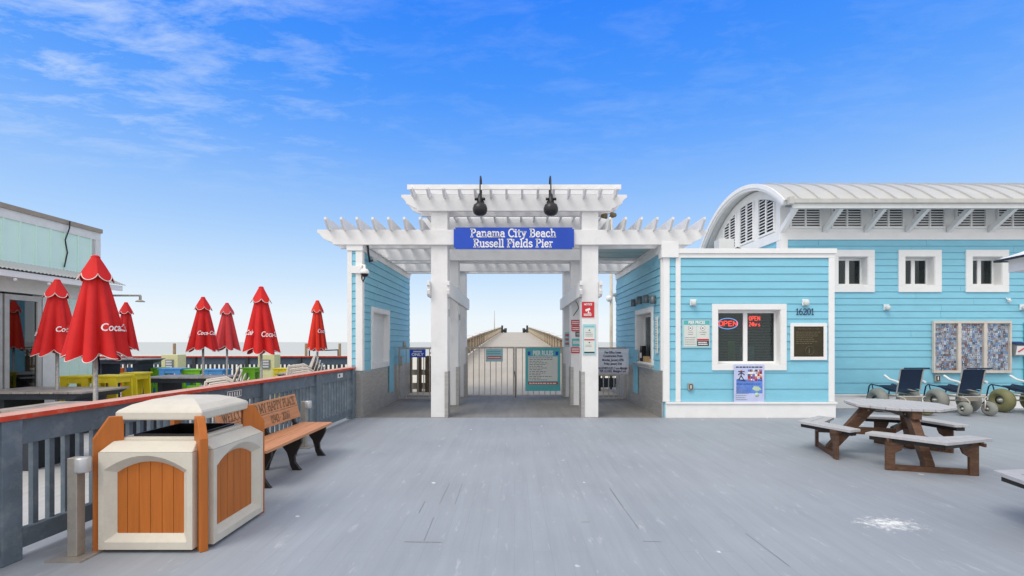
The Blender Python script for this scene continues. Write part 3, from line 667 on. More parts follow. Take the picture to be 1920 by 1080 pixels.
def d_poster(mb, y):
    Y = KY - .055; a, c, e, g = kx(1376, Y), kx(1433, Y), kz(757, Y), kz(683, Y)
    lines(mb, a + .04, c - .04, g - .075, g - .045, 1, 5, y - .001, fill=.9, ragged=0)
    mb.box(a + .05, c - .04, y - .001, y, e + .22, g - .32, 1)
    rng = random.Random(4); collage(mb, a + .29, c - .05, g - .35, g - .11, 6, 5, y - .002, 5, 1, rng)
    # small running figure
    cx_ = a + .15; z = g - .22
    mb.lathe([(0, -.004), (.018, -.003), (.0, -.001)], (cx_ - .0, y, z + .08), 'y', 10, 2)
    for p, q in (((0, .06), (0, -.02)), ((0, .05), (-.06, .0)), ((0, .05), (.07, .0)), ((0, -.02), (-.05, -.1)), ((0, -.02), (.06, -.11)), ((-.08, -.1), (.09, -.13)), ((-.06, .07), (.07, .07))):
        mb.tube([(cx_ + p[0], y - .003, z + p[1]), (cx_ + q[0], y - .003, z + q[1])], .009, 5, 5)
    lines(mb, a + .05, c - .05, e + .40, e + .43, 2, 5, y - .0015, ragged=.05)
    lines(mb, a + .04, a + .32, e + .07, e + .36, 7, 6, y - .0015, fill=.25)
    mb.prism([(c - .26, e + .31), (c - .16, e + .26), (c - .06, e + .30), (c - .12, e + .36), (c - .22, e + .37)], 'y', y - .003, y - .0015, 7)
    mb.lathe([(0, -.004), (.045, -.004), (.045, -.001)], (c - .16, y, e + .19), 'y', 14, 7)
place_sign('event_poster', 'lilac blue poster with small photos hung below the kiosk front window', KY - .055, 1376, 1433, 683, 757,
           [POSTL, POSTB, SKIN, SIGNWHITE, SIGNRED, INK, INKGREY, POSTG], d_poster, th=.004, cat='poster')
mb = MB((kx(1508), KY, 2.4))
def wall_light(px, py, Y, label, s=1.0):
    c = P(px, py, Y); t_ = thing('wall_light', label, 'light', (c[0], Y, c[2]), group='small white wall lights')
    mb = MB((c[0], Y, c[2])); mb.box(c[0] - .065, c[0] + .065, Y - .03, Y, c[2] - .06, c[2] + .075); mb.build('back_plate', TRIM, t_, bevel=.006)
    mb = MB((c[0], Y, c[2])); mb.lathe([(0, .05), (.04, .045), (.055, 0), (.05, -.05), (.035, -.06), (0, -.06)], (c[0] - .012, Y - .085, c[2]), 'z', 12); mb.build('lamp_head', SOFFIT, t_)
wall_light(1299, 568, KY - .022, 'small white light on the kiosk front above the price board')
wall_light(1509, 568, KY - .022, 'small white light on the kiosk front above numerals 16201')
MY = 11.65
wall_light(1661, 577, MY - .022, 'small white light on the long blue wall under its first windows')
wall_light(1916, 577, MY - .022, 'small white light on the long blue wall near the right photo edge')
def outlet(px, py, Y, label, w_=.055, h=.075):
    c = P(px, py, Y); mb = MB(c); mb.box(c[0] - w_, c[0] + w_, Y - .04, Y, c[2] - h, c[2] + h); q = mb.build('outlet_box', GALV, bevel=.006); tag(q, label, 'outlet')
    mb = MB(c); mb.box(c[0] - w_ * .5, c[0] + w_ * .6, Y - .046, Y - .041, c[2] - h * .7, c[2] + h * .7); mb.build('socket', BLACK, q)
    mb = MB(c); mb.box(c[0] - w_ * .2, c[0] + w_ * .2, Y - .05, Y - .047, c[2] - h * .5, c[2] + h * .5); mb.build('cover_slot', SIGNWHITE, q)
outlet(1294, 725, KY - .024, 'small black and grey outlet box low on the kiosk front')
outlet(1756, 709, MY - .022, 'grey outlet box on the long wall just below the photo board', .07, .08)

# ------------------------------------------------------------------ long main building (right, behind)
GX = 6.47; MR = 24.0
YC, ZC, RR = 13.35, 2.30, 3.5
o = (GX, MY, 0)
hall = thing('pier_hall', 'long sky blue hall with curved pale metal roof and louvred upper band', 'building', o)
Mm = frame((0, MY, 0), 0); Mg = frame((GX, 15.5, 0), -90)
wins = [(8.19, ), (9.81, ), (11.44, ), (13.07, ), (14.7, )]
holes = [(w_[0] - .52 + .15, w_[0] + .52 - .15, kz(548, MY) + .15, kz(469, MY) - .15) for w_ in wins]
zt = 4.07
zs2 = [.34, .60, .94, 1.23]; z = 1.23
while z + .158 < zt - .04: z += .158; zs2.append(z)
zs2.append(zt)
mb = MB(o, Mm); siding(mb, GX + .02, MR, zs2, holes); backing(mb, GX + .01, MR, 0, zt, holes); mb.build('front_wall', BLUE, hall)
mb = MB(o, Mg); siding(mb, 0, 15.5 - MY - .02, [q for q in zs2 if q > 3.1]); backing(mb, 0, 15.5 - MY, 0, zt); mb.build('gable_wall', BLUE, hall)
mb = MB(o); mb.box(KX1 + .05, MR, MY - .05, MY - .001, 0, .30); mb.box(KX1 + .05, MR, MY - .07, MY - .001, .301, .335); mb.build('base_board', TRIM, hall)
mb = MB(o); mb.box(GX - .04, MR, MY - .05, MY, zt + .001, 4.25); mb.box(GX - .04, MR, MY - .02, MY + .1, 4.251, 4.86)
mb.box(GX - .05, GX, MY + .0, 15.5, zt + .001, 4.30)
mb.build('upper_band', TRIM, hall)
mb = MB(o); mb.box(GX - .03, GX + .13, MY - .052, MY - .001, zt - .9, zt); mb.box(GX - .042, GX - .001, MY, MY + .14, zt - .9, zt); mb.build('corner_trim', TRIM, hall)
# gable infill under the vault (white)
def vz(Y, r_): return ZC + math.sqrt(max(0, r_ * r_ - (Y - YC) ** 2))
ri = RR - .14
ysg = [MY + (15.5 - MY) * i / 18 for i in range(19)]
pts = [(MY, 4.3), (15.5, 4.3)] + [(y, vz(y, ri - .01)) for y in ysg[::-1]]
mb = MB(o); mb.prism([(p[0], p[1]) for p in pts], 'x', GX, GX + .1); mb.build('gable_panel', TRIM, hall)
# vault
def vault(mb, x0, x1, ro, rin, a0, a1, n=28, m=0):
    prev = None
    for i in range(n + 1):
        y = a0 + (a1 - a0) * i / n
        th = math.atan2(math.sqrt(max(0, RR * RR - (y - YC) ** 2)), y - YC)
        p = [(x, YC + r_ * math.cos(th), ZC + r_ * math.sin(th)) for x in (x0, x1) for r_ in (rin, ro)]
        if prev: mb.hexa([prev[0], prev[2], p[2], p[0], prev[1], prev[3], p[3], p[1]], m)
        prev = p
mb = MB(o); vault(mb, 6.16, MR, RR, RR - .05, 10.95, 15.98)
x = 6.5
while x < MR: vault(mb, x, x + .03, RR + .035, RR + .001, 10.96, 15.97); x += .44
roof = mb.build('roof', METALROOF, hall)
mb = MB(o); vault(mb, 6.13, 6.16, RR + .01, RR - .09, 10.93, 16.0); vault(mb, 6.16, 6.26, RR - .052, RR - .15, 10.96, 15.98); mb.build('rake_board', TRIM, hall)
mb = MB(o); vault(mb, 6.30, MR, RR - .06, RR - .10, 10.99, 15.95); mb.build('ceiling_board', SOFFIT, hall)
ez_ = vz(10.95, RR)
mb = MB(o); mb.box(6.32, MR, 10.86, 10.98, ez_ - .10, ez_ - .0); mb.box(6.22, 6.33, 10.85, 10.985, ez_ - .12, ez_ + .045); mb.build('gutter', GUTTER, hall, bevel=.006)
mb = MB(o); mb.box(6.32, MR, 10.90, 10.95, ez_ - .21, ez_ - .101); mb.build('eave_board', SOFFIT, hall)
# front louvres
def louvre(o, M, u0, u1, z0, z1, parent, top=None, pitch=.064):
    b1 = MB(o, M); b1.box(u0, u1, -.008, -.001, z0, z1 if not top else z0 + .02)
    if top:
        n = 6; q = [(u0 + (u1 - u0) * i / n) for i in range(n + 1)]
        b1 = MB(o, M); b1.prism([(u0, z0), (u1, z0)] + [(u, top(u)) for u in q[::-1]], 'y', -.008, -.001)
    fr_ = b1.build('louvre', DARK, parent)
    b2 = MB(o, M); z = z0
    mid = (u0 + u1) / 2
    while z < (z1 if not top else max(top(u0), top(u1)) - .02) - .03:
        for a, c in ((u0, mid - .018), (mid + .018, u1)):
            if top:
                us = [a + (c - a) * i / 12 for i in range(13) if top(a + (c - a) * i / 12) > z + .035]
                if len(us) < 2: continue
                a, c = us[0], us[-1]
            b2.hexa([(a, -.045, z), (c, -.045, z), (c, -.012, z + .020), (a, -.012, z + .020), (a, -.045, z + .022), (c, -.045, z + .022), (c, -.012, z + .042), (a, -.012, z + .042)])
        z += pitch
    b2.build('slats', TRIM, fr_)
    b3 = MB(o, M); zt_ = z1 if not top else top(mid)
    b3.box(mid - .018, mid + .018, -.05, -.009, z0, zt_ - .01); b3.box(u0 - .03, u1 + .03, -.05, -.002, z0 - .03, z0)
    b3.box(u0 - .03, u0, -.05, -.002, z0, z1 if not top else top(u0)); b3.box(u1, u1 + .03, -.05, -.002, z0, z1 if not top else top(u1)); b3.build('louvre_frame', TRIM, fr_)
i = 0
Mb = frame((0, MY - .02, 0), 0)
while 6.69 + i * 1.0 < 16: louvre(o, Mb, 6.69 + i, 7.37 + i, 4.37, 4.84, hall, pitch=.06); i += 1
for a, c in ((11.93, 12.66), (12.97, 13.70), (14.0, 14.75)):
    louvre(o, Mg, 15.5 - c, 15.5 - a, 4.36, 5.2, hall, top=lambda u: vz(15.5 - u, RR - .38), pitch=.08)
# knee braces
for i in range(10):
    x = 7.5 + i * 1.0
    if x > 16: break
    mb = MB(o); mb.prism([(MY - .03, 4.22), (MY - .03, 4.36), (11.03, ez_ - .08), (10.99, ez_ - .2)], 'x', x - .045, x + .045); mb.build('knee_brace', TRIM, hall, bevel=.004)
mb = MB(o); mb.prism([(MY - .03, 4.22), (MY - .03, 4.36), (11.03, ez_ - .08), (10.99, ez_ - .2)], 'x', 6.42, 6.51); mb.build('knee_brace', TRIM, hall, bevel=.004)
for w_ in wins: window(hall, o, Mm, w_[0] - .52, w_[0] + .52, kz(548, MY), kz(469, MY), .16, .22)
mb = MB(o); mb.box(kx(1917, MY), kx(1917, MY) + .12, MY - .05, MY - .001, .34, 1.95 + .12); mb.box(kx(1917, MY) + .12, kx(1917, MY) + 1.1, MY - .05, MY - .001, 1.95, 2.07); mb.box(kx(1917, MY) + .12, kx(1917, MY) + 1.1, MY - .03, MY - .001, .34, 1.949); mb.build('side_door', mat('teal_door', (.05, .38, .42), .5), hall)
# rooftop box and vent behind the parapet
mb = MB((kx(1357, 11.4), 11.4, 3.4)); a = P(1345, 468, 11.4); mb.box(a[0], a[0] + .36, 11.3, 11.6, 3.4, kz(449, 11.4)); tag(mb.build('roof_unit', SOFFIT, bevel=.01), 'pale grey metal box on the kiosk roof in front of the louvred gable', 'roof box')
mb = MB((kx(1383, 11.3), 11.3, 3.4)); a = P(1383, 462, 11.3); mb.lathe([(.0, 0), (.05, 0), (.05, .28), (.075, .3), (.075, .4), (.0, .44)], (a[0], 11.3, 3.4)); tag(mb.build('roof_vent', BLACK), 'small black vent pipe on the kiosk roof beside the pale box', 'vent')

# photo board
x0, x1, z0, z1 = kx(1745, MY), kx(1890, MY), kz(699, MY), kz(602, MY)
o = ((x0 + x1) / 2, MY, z0)
pbd = thing('photo_board', 'large glazed notice case of tiny colourful photos on the long blue wall', 'notice board', o)
mb = MB(o); Y = MY - .024; tw = .06
xs = [x0, x0 + (x1 - x0) / 3, x0 + 2 * (x1 - x0) / 3, x1]
mb.box(x0, x1, Y - .07, Y, z0, z0 + tw); mb.box(x0, x1, Y - .07, Y, z1 - tw, z1)
for i, x in enumerate(xs): mb.box(max(x0, x - tw * .6), min(x1, x + tw * .6), Y - .07, Y, z0 + tw, z1 - tw)
mb.build('case_frame', mat('cream_aluminium', (.62, .56, .50), .5), pbd, bevel=.004)
pcs = [mat('photo_' + n_, c_, .5, var=.3, scale=30) for n_, c_ in (('sky', (.16, .30, .58)), ('sea', (.12, .22, .36)), ('grey', (.38, .40, .45)), ('pale', (.42, .47, .56)), ('dark', (.07, .08, .12)), ('skin', (.34, .27, .25)), ('red', (.24, .11, .1)), ('steel', (.2, .27, .38)), ('white', (.62, .65, .72)), ('haze', (.45, .52, .66)))]
for i in range(3):
    mb = MB(o); a, c = xs[i] + tw * .6, xs[i + 1] - tw * .6
    mb.box(a, c, Y - .012, Y - .002, z0 + tw, z1 - tw, 2)
    collage(mb, a + .005, c - .005, z0 + tw + .005, z1 - tw - .005, 9, 20, Y - .014, 10, 0, random.Random(11 + i)); mb.build('photo_collage', pcs, pbd)
    mb = MB(o); mb.box(a, c, Y - .05, Y - .046, z0 + tw, z1 - tw); mb.build('pane', CASEGLASS, pbd)
# brochure box
c = P(1902, 654, MY); o = (c[0], MY, c[2] - .2)
mb = MB(o); Y = MY - .024; mb.prism([(Y, c[2] - .17), (Y - .10, c[2] - .17), (Y - .14, c[2] + .1), (Y, c[2] + .15)], 'x', c[0] - .12, c[0] + .12); bb_ = mb.build('leaflet_box', INKGREY, bevel=.005); tag(bb_, 'small leaflet box with red mark on the blue wall right of the photo board', 'leaflet box')
mb = MB(o); mb.prism([(Y + .0, c[2] + .152), (Y - .16, c[2] + .10), (Y - .16, c[2] + .115), (Y, c[2] + .175)], 'x', c[0] - .135, c[0] + .135); mb.build('lid', NAVY, bb_)
mb = MB(o); mb.hexa([(c[0] - .1, Y - .107, c[2] - .14), (c[0] + .1, Y - .107, c[2] - .14), (c[0] + .1, Y - .10, c[2] - .14), (c[0] - .1, Y - .10, c[2] - .14), (c[0] - .1, Y - .142, c[2] + .07), (c[0] + .1, Y - .142, c[2] + .07), (c[0] + .1, Y - .13, c[2] + .07), (c[0] - .1, Y - .13, c[2] + .07)], 0)
mb.tube([(c[0] - .06, Y - .125, c[2] - .07), (c[0] + .07, Y - .14, c[2] + .02)], .014, 6, 1); mb.build('leaflet', [SIGNWHITE, SIGNRED], bb_)
# hook bracket
c = P(1889, 563, MY - .03); mb = MB(c); mb.tube([(c[0] - .03, c[1], c[2] + .05), (c[0] - .03, c[1] - .05, c[2]), (c[0] + .04, c[1] - .05, c[2] - .02)], .012, 6); mb.box(c[0] - .0, c[0] + .05, c[1] - .03, c[1] + .01, c[2] - .05, c[2] + .05)
tag(mb.build('wall_hook', TRIM), 'small white and dark hook on the long wall below the third window', 'hook')

# ------------------------------------------------------------------ left screen wall
WX0, WX1 = -3.52, -3.25
o = (WX1, KY, 0)
lw = thing('screen_wall', 'thin sky blue clapboard wall with a shuttered opening left of the gateway', 'wall', o)
Ml = frame((WX1, KY, 0), 90)
hl = [(10.9 - KY, 12.25 - KY, 1.10, 2.28)]
mb = MB(o, Ml); siding(mb, .1, 4.65, [q for q in zs if q > .9 and q < 3.5] + [3.52], hl); backing(mb, 0.01, 4.65, 0, 3.52, hl, d=.13); mb.build('side_wall', BLUE, lw)
mb = MB(o, frame((0, KY, 0), 0)); siding(mb, WX0 + .08, WX1 - .10, [.30] + [.30 + .158 * i for i in range(1, 21)] + [3.52]); mb.box(WX0 + .01, WX1 - .135, .001, .1, 0, 3.52); mb.build('end_wall', BLUE, lw)
mb = MB(o); mb.box(WX0, WX0 + .02, KY + .02, 14.8, 0, 3.52); mb.box(WX0 + .021, WX1 - .14, 14.7, 14.8, 0, 3.52); mb.build('rear_wall', BLUE, lw)
for a, c in ((WX0 - .01, WX0 + .085), (WX1 - .105, WX1 + .04)):
    mb = MB(o); mb.box(a, c, KY - .03, KY + .012, .30 if a < -3.5 else .99, 3.52); mb.build('corner_trim', TRIM, lw, bevel=.004)
mb = MB(o); mb.box(WX1 + .001, WX1 + .04, KY + .013, KY + .11, .99, 3.52); mb.box(WX0 - .02, WX1 + .05, KY - .05, KY + .2, 3.521, 3.70); mb.box(WX0 - .03, WX1 + .06, KY - .06, KY + .21, 3.701, 3.73)
mb.box(WX1 - .1, WX1 + .03, KY + .211, 14.82, 3.521, 3.66); mb.box(WX1 - .15, WX1 + .06, KY + .211, 14.84, 3.661, 3.70); mb.box(WX0 - .01, WX1 - .11, KY - .03, KY + .0, 0, .295)
mb.build('cap_trim', TRIM, lw, bevel=.004)
mb = MB(o); mb.box(WX1 + .002, WX1 + .022, KY, 14.8, .30, .98); mb.box(WX1 + .002, WX1 + .03, KY, 14.8, 0, .28); mb.box(WX1 + .002, WX1 + .034, KY, 14.8, .281, .299); mb.box(WX1 - .105, WX1 + .001, KY - .03, KY - .001, 0, .98); mb.build('steel_wainscot', STEEL, lw)
mb = MB(o); mb.box(WX1 + .036, WX1 + .055, 12.3, 12.7, .30, 1.40); mb.build('gate_stop', BLUE, lw)
window(lw, o, Ml, 10.8 - KY, 12.35 - KY, .98, 2.40, .12, .12, name='shuttered_window', shutter=True)

# ------------------------------------------------------------------ pergola gateway
o = (0, 10.3, 0)
pg = thing('pergola', 'white timber pergola gateway with raised centre over the pier entrance', 'pergola', o)
PW = .35; PI_ = 1.42
rows = (10.15, 12.1, 13.95)
for i, Y in enumerate(rows):
    for s in (-1, 1):
        a, c = sorted((s * PI_, s * (PI_ + PW))); h = 4.55 if i < 2 else 3.8
        mb = MB(o); mb.box(a, c, Y, Y + PW, 0, h); p_ = mb.build('pillar', WHITE, pg, bevel=.008)
        mb = MB(o); xi = s * PI_; a, c = sorted((xi - s * .004, xi - s * .012)); mb.box(a, c, Y - .012, Y + PW, 0, .97)
        a, c = sorted((xi - s * .004, xi + s * .06)); mb.box(a, c, Y - .012, Y - .003, 0, .97); mb.build('steel_guard', STEEL, p_)
        if s < 0 and i < 2:
            mb = MB(o); mb.box(xi + .001, xi + .03, Y + .12, Y + .2, 2.15, 2.3); mb.build('junction_box', GUTTER, p_, bevel=.004)
def beam(x0, x1, Y0, Y1, z0, z1, cutl=.32, name='beam'):
    mb = MB(o); h = z1 - z0
    prof = [(x0, z1), (x0, z1 - .06), (x0 + .05, z1 - .09), (x0 + cutl * .45, z1 - h * .62), (x0 + cutl * .8, z0 + .07), (x0 + cutl, z0 + .05), (x0 + cutl + .02, z0), (x1 - cutl - .02, z0), (x1 - cutl, z0 + .05), (x1 - cutl * .8, z0 + .07), (x1 - cutl * .45, z1 - h * .62), (x1 - .05, z1 - .09), (x1, z1 - .06), (x1, z1)]
    mb.prism(prof, 'y', Y0, Y1); mb.build(name, WHITE, pg, bevel=.006)
BZ0, BZ1 = 3.64, 3.955
for i, Y in enumerate(rows):
    for a, c in ((Y - .075, Y - .003), (Y + PW + .003, Y + PW + .075)): beam(-4.15, 4.05, a, c, BZ0, BZ1)
UZ0, UZ1 = 4.35, 4.69
for Y in rows[:2]:
    for a, c in ((Y - .075, Y - .003), (Y + PW + .003, Y + PW + .075)): beam(-2.38, 2.36, a, c, UZ0, UZ1)
def rafter(x, Y0, Y1, z0, z1, w=.045):
    mb = MB(o); mb.prism([(Y0 + .16, z0), (Y1 - .12, z0), (Y1, z1 - .05), (Y1, z1), (Y0, z1), (Y0, z1 - .05)], 'x', x - w / 2, x + w / 2); mb.build('rafter', WHITE, pg)
for i in range(7):
    rafter(-3.87 + .322 * i, 9.80, 14.75, 3.93, 4.15); rafter(1.95 + .322 * i, 9.80, 14.75, 3.93, 4.15)
for i in range(9): rafter(-1.2 + .3 * i, 11.9, 14.75, 3.93, 4.12)
for i in range(14): rafter(-2.10 + .322 * i, 9.72, 12.85, 4.60, 4.745)
Y = 9.82
while Y < 12.8:
    mb = MB(o); mb.box(-2.2, 2.18, Y, Y + .045, 4.72, 4.82); mb.build('purlin', WHITE, pg); Y += .33
for s in (-1, 1):
    for xi, w_ in ((s * (PI_ - .003), -s * .06), (s * (PI_ + PW + .003), s * .06)):
        a, c = sorted((xi, xi + w_)); mb = MB(o); z0, z1 = 2.55, 2.87
        mb.prism([(9.99, z1), (9.99, z1 - .09), (10.06, z1 - .1), (10.07, z1 - .17), (10.0, z1 - .19), (10.02, z1 - .27), (10.09, z0), (14.32, z0), (14.40, z0 + .06), (14.40, z1)], 'x', a, c); mb.build('side_beam', WHITE, pg, bevel=.005)
mb = MB(o); mb.box(1.80, 3.12, 10.62, 12.02, 3.70, 3.74); mb.box(-.0 + 1.80, 3.12, 11.3, 11.33, 3.68, 3.699); mb.build('roof_panel', mat('blue_grey_panel', (.42, .55, .57), .5, var=.05), pg)

# main sign
def d_main(mb, y):
    Y = 10.04; cx = kx(963, Y)
    slab(mb, 'Panama City Beach', .158, (cx, y, kz(444.5, Y)), 1, w=.165, width=kx(1043, Y) - kx(883, Y), sp=.03)
    slab(mb, 'Russell Fields Pier', .158, (cx, y, kz(463.5, Y)), 1, w=.165, width=kx(1038, Y) - kx(889, Y), sp=.03)
place_sign('entrance_sign', 'royal blue sign reading Panama City Beach Russell Fields Pier on the pergola beam', 10.04, 851, 1076, 427, 467.5, [SIGNBLUE, SIGNWHITE], d_main, th=.03, notch=.035)
# gooseneck lamps
def goose(px, label):
    x = kx(px, 9.6); z = 4.69; o = (x, 10.04, z)
    t_ = thing('gooseneck_lamp', label, 'lamp', o, group='black barn lamps on the pergola')
    mb = MB(o); mb.tube([(x, 10.03, 4.50), (x, 10.0, 4.86), (x, 9.95, 4.95), (x, 9.86, 4.99), (x, 9.74, 4.96), (x, 9.66, 4.86), (x, 9.62, 4.68), (x, 9.61, 4.56)], .014, 8); mb.lathe([(0, -.03), (.06, -.03), (.06, 0), (0, 0)], (x, 10.03, 4.5), 'y', 14); mb.build('arm', BLACK, t_)
    mb = MB(o); mb.lathe([(0, .20), (.035, .2), (.045, .12), (.06, .10), (.06, .03), (.075, .02)], (x, 9.61, 4.36), 'z', 16)
    for s in (-1, 1): mb.lathe([(0, 0), (.028, 0), (.028, .06), (0, .06)], (x + s * .075 - (.03 if s < 0 else .03), 9.58, 4.45), 'x', 10)
    mb.build('socket', BLACK, t_)
    mb = MB(o); mb.lathe([(.07, .02), (.125, -.02), (.148, -.09), (.145, -.14), (.125, -.19), (.08, -.225), (.0, -.235)], (x, 9.61, 4.36), 'z', 24); mb.build('lamp_shade', mat('lamp_black', (.03, .03, .032), .35, .4), t_)
goose(900, 'left black gooseneck barn lamp above the blue entrance sign'); goose(1033, 'right black gooseneck barn lamp above the blue entrance sign')

# signs on the right pillars
XP = (PI_ + PW / 2)
def d_notice(mb, y):
    Y = 10.14; a, c, e, g = kx(1091, Y), kx(1114, Y), kz(595, Y), kz(566, Y); cx = (a + c) / 2
    txt(mb, 'NOTICE', .055, (cx, y, g - .055), 1, bold=.002, sx=.85)
    mb.prism([(cx - .06, e + .165), (cx + .035, e + .2), (cx + .05, e + .16), (cx - .045, e + .12)], 'y', y - .002, y - .0005, 1); mb.box(cx - .0, cx + .02, y - .002, y - .0005, e + .09, e + .14, 1); mb.box(cx - .01, cx + .06, y - .0022, y - .0008, e + .085, e + .1, 1)
    lines(mb, a + .04, c - .04, e + .03, e + .08, 2, 1, y, fill=.7, ragged=.1)
place_sign('camera_notice', 'red NOTICE sign with a white camera symbol on the front right pillar', 10.14, 1091, 1114, 566, 595, [SIGNRED, SIGNWHITE], d_notice, th=.006)
def d_pil(mb, y):
    Y = 10.14; a, c, e, g = kx(1093.5, Y), kx(1116.5, Y), kz(664, Y), kz(608.5, Y); cx = (a + c) / 2
    mb.box(a + .02, c - .02, y - .001, y, e + .05, g - .08, 2); lines(mb, a + .03, c - .03, g - .06, g - .02, 1, 1, y, ragged=0)
    mb.prism([(cx - .02, g - .12), (cx, g - .105), (cx + .02, g - .12), (cx, g - .135)], 'y', y - .004, y - .002, 3); lines(mb, a + .05, c - .05, g - .26, g - .15, 3, 4, y - .001, fill=.35)
    mb.box(a + .02, c - .02, y - .003, y - .0012, g - .335, g - .31, 5)
    mb.prism([(cx - .02, g - .38), (cx, g - .365), (cx + .02, g - .38), (cx, g - .395)], 'y', y - .004, y - .002, 3); lines(mb, a + .05, c - .05, g - .48, g - .42, 2, 4, y - .001, fill=.35)
    mb.box(a + .02, c - .02, y - .003, y - .0012, e + .02, e + .05, 3)
place_sign('fee_sign', 'narrow pale teal sign of small print below the red notice on the front pillar', 10.14, 1093, 1117, 608, 665, [TEALPALE, TEAL, SIGNPALE, INK, INKGREY, SIGNRED], d_pil, th=.006)
Y2 = 12.09
def small_sign(label, px0, px1, py0, py1, mt, ink, n=2, Y=Y2, name='small_sign', ragged=.1):
    def dr(mb, y): lines(mb, kx(px0 + 1.5, Y), kx(px1 - 1.5, Y), kz(py1 - 1.5, Y), kz(py0 + 1.5, Y), n, 1, y, fill=.55, ragged=ragged)
    return place_sign(name, label, Y, px0, px1, py0, py1, [mt, ink], dr, th=.005)
small_sign('upper red sign with white print on the second right pillar', 1071, 1088, 600, 610, SIGNRED, SIGNWHITE)
small_sign('lower red sign directly under another red one on the second right pillar', 1071.5, 1088, 611, 621, SIGNRED, SIGNWHITE)
small_sign('small black sign between red and teal signs on the second right pillar', 1079, 1089, 622, 631, BLACK, SIGNPALE)
small_sign('small teal sign of white print on the second right pillar', 1072.5, 1088, 635, 649, TEAL, SIGNPALE, 1)
small_sign('lowest red sign on the second right pillar near gate height', 1070.5, 1088, 651, 662, SIGNRED, SIGNWHITE)
small_sign('teal topped sign on the rearmost right pillar', 1058.5, 1068.5, 623, 650, TEALPALE, SIGNRED, 3, Y=13.94)
# cable on second right pillar
x = -0
mb = MB((1.36, 12.2, 2.4)); q0 = P(1078, 562, 12.05); q1 = P(1083, 570, 12.0); q2 = P(1085, 578, 12.0); q3 = P(1075, 592, 12.05)
mb.tube([q0, q1, q2, q3], .009, 6); tag(mb.build('loose_cable', BLACK), 'loose black cable hanging on the second right pillar above red signs', 'cable')

# ------------------------------------------------------------------ gates
def gate_leaf(name, label, Y, x0, x1, z0, z1, nb, cat='gate', group=None, post=.05):
    o = ((x0 + x1) / 2, Y, 0); g = thing(name, label, cat, o, group=group)
    mb = MB(o); mb.box(x0, x1, Y - .025, Y + .025, z1 - .05, z1); mb.box(x0 + post, x1 - post, Y - .02, Y + .02, z0, z0 + .04)
    mb.box(x0, x0 + post, Y - .025, Y + .025, z0, z1 - .05); mb.box(x1 - post, x1, Y - .025, Y + .025, z0, z1 - .05); mb.build('gate_frame', GALV, g, bevel=.004)
    for i in range(nb):
        x = x0 + post + (x1 - x0 - 2 * post) * (i + 1) / (nb + 1); mb = MB(o); mb.box(x - .011, x + .011, Y - .011, Y + .011, z0 + .04, z1 - .05); mb.build('bar', GALV, g)
    return g
GY = 13.85
gl = gate_leaf('gate_leaf', 'left leaf of the central metal bar gate with a small teal sign', GY, -1.40, 0.0, .04, 1.46, 7, group='central gate leaves')
gate_leaf('gate_leaf', 'right leaf of the central metal bar gate carrying the pier rules board', GY, .012, 1.40, .04, 1.46, 7, group='central gate leaves')
SY = 13.15
gs1 = gate_leaf('side_gate', 'left side metal bar gate hung with a blue ONLY sign', SY, -3.18, -1.80, .04, 1.45, 7)
mb = MB((-2.49, SY, 0)); mb.box(-3.16, -3.06, SY - .07, SY - .03, .95, 1.2); mb.lathe([(0, 0), (.05, 0), (.05, .12), (.035, .15), (0, .15)], (-3.02, SY, 1.46), 'z', 10); mb.build('latch_box', GALV, gs1, bevel=.005)
gs2 = gate_leaf('side_gate', 'right side metal bar gate covered by a white printed banner', SY, 1.80, 3.06, .04, 1.45, 7)
mb = MB((0, GY, 0)); mb.tube([(.0, GY - .04, .75), (.03, GY - .05, .5), (.02, GY - .05, .2), (.02, GY - .05, -.0)], .011, 6); tag(mb.build('gate_chain', BLACK), 'dark chain and drop bolt hanging where the two gate leaves meet', 'chain')
def d_rules(mb, y):
    Y = GY - .04; a, c, e, g = kx(986, Y), kx(1050, Y), kz(732, Y), kz(653, Y); cx = (a + c) / 2
    mb.box(a + .05, a + .13, y - .0015, y, g - .2, g - .09, 6); mb.box(c - .13, c - .05, y - .0015, y, g - .2, g - .09, 6)
    txt(mb, 'PIER RULES', .19, (cx, y, g - .145), 3, bold=.006, sx=.62)
    mb.box(a + .07, c - .07, y - .0015, y, e + .27, g - .235, 2)
    lines(mb, a + .1, c - .09, e + .28, g - .25, 14, 4, y - .0016, fill=.28, ragged=.6, rng=random.Random(3))
    mb.box(a + .06, c - .06, y - .003, y - .0002, e + .17, e + .24, 5); lines(mb, a + .09, c - .09, e + .185, e + .225, 1, 3, y - .0031, fill=.7, ragged=0)
place_sign('rules_board', 'large teal PIER RULES board wired to the right gate leaf', GY - .04, 985, 1051, 652, 733, [TEAL, TEALPALE, SIGNPALE, SIGNWHITE, INK, SIGNRED, SIGNBLUE], d_rules, th=.012)
def d_dog(mb, y):
    Y = GY - .04; a, c, e, g = kx(912, Y), kx(942, Y), kz(677, Y), kz(655, Y)
    lines(mb, a + .03, c - .03, e + .18, g - .03, 2, 2, y, fill=.5, ragged=.1); mb.box(a + .03, c - .03, y - .002, y, e + .06, e + .14, 1); lines(mb, a + .05, c - .05, e + .08, e + .12, 1, 3, y - .002, fill=.8, ragged=0)
place_sign('gate_sign', 'small teal sign with a red strip on the left gate leaf', GY - .04, 911, 943, 654, 678, [TEALPALE, SIGNRED, TEAL, SIGNWHITE], d_dog)
def d_only(mb, y):
    Y = SY - .04; cx = kx(783, Y); txt(mb, 'ONLY', .11, (cx, y, kz(665, Y)), 1, bold=.004, sx=1.1); lines(mb, kx(775, Y), kx(791, Y), kz(661, Y), kz(657.5, Y), 1, 1, y, fill=.7, ragged=0)
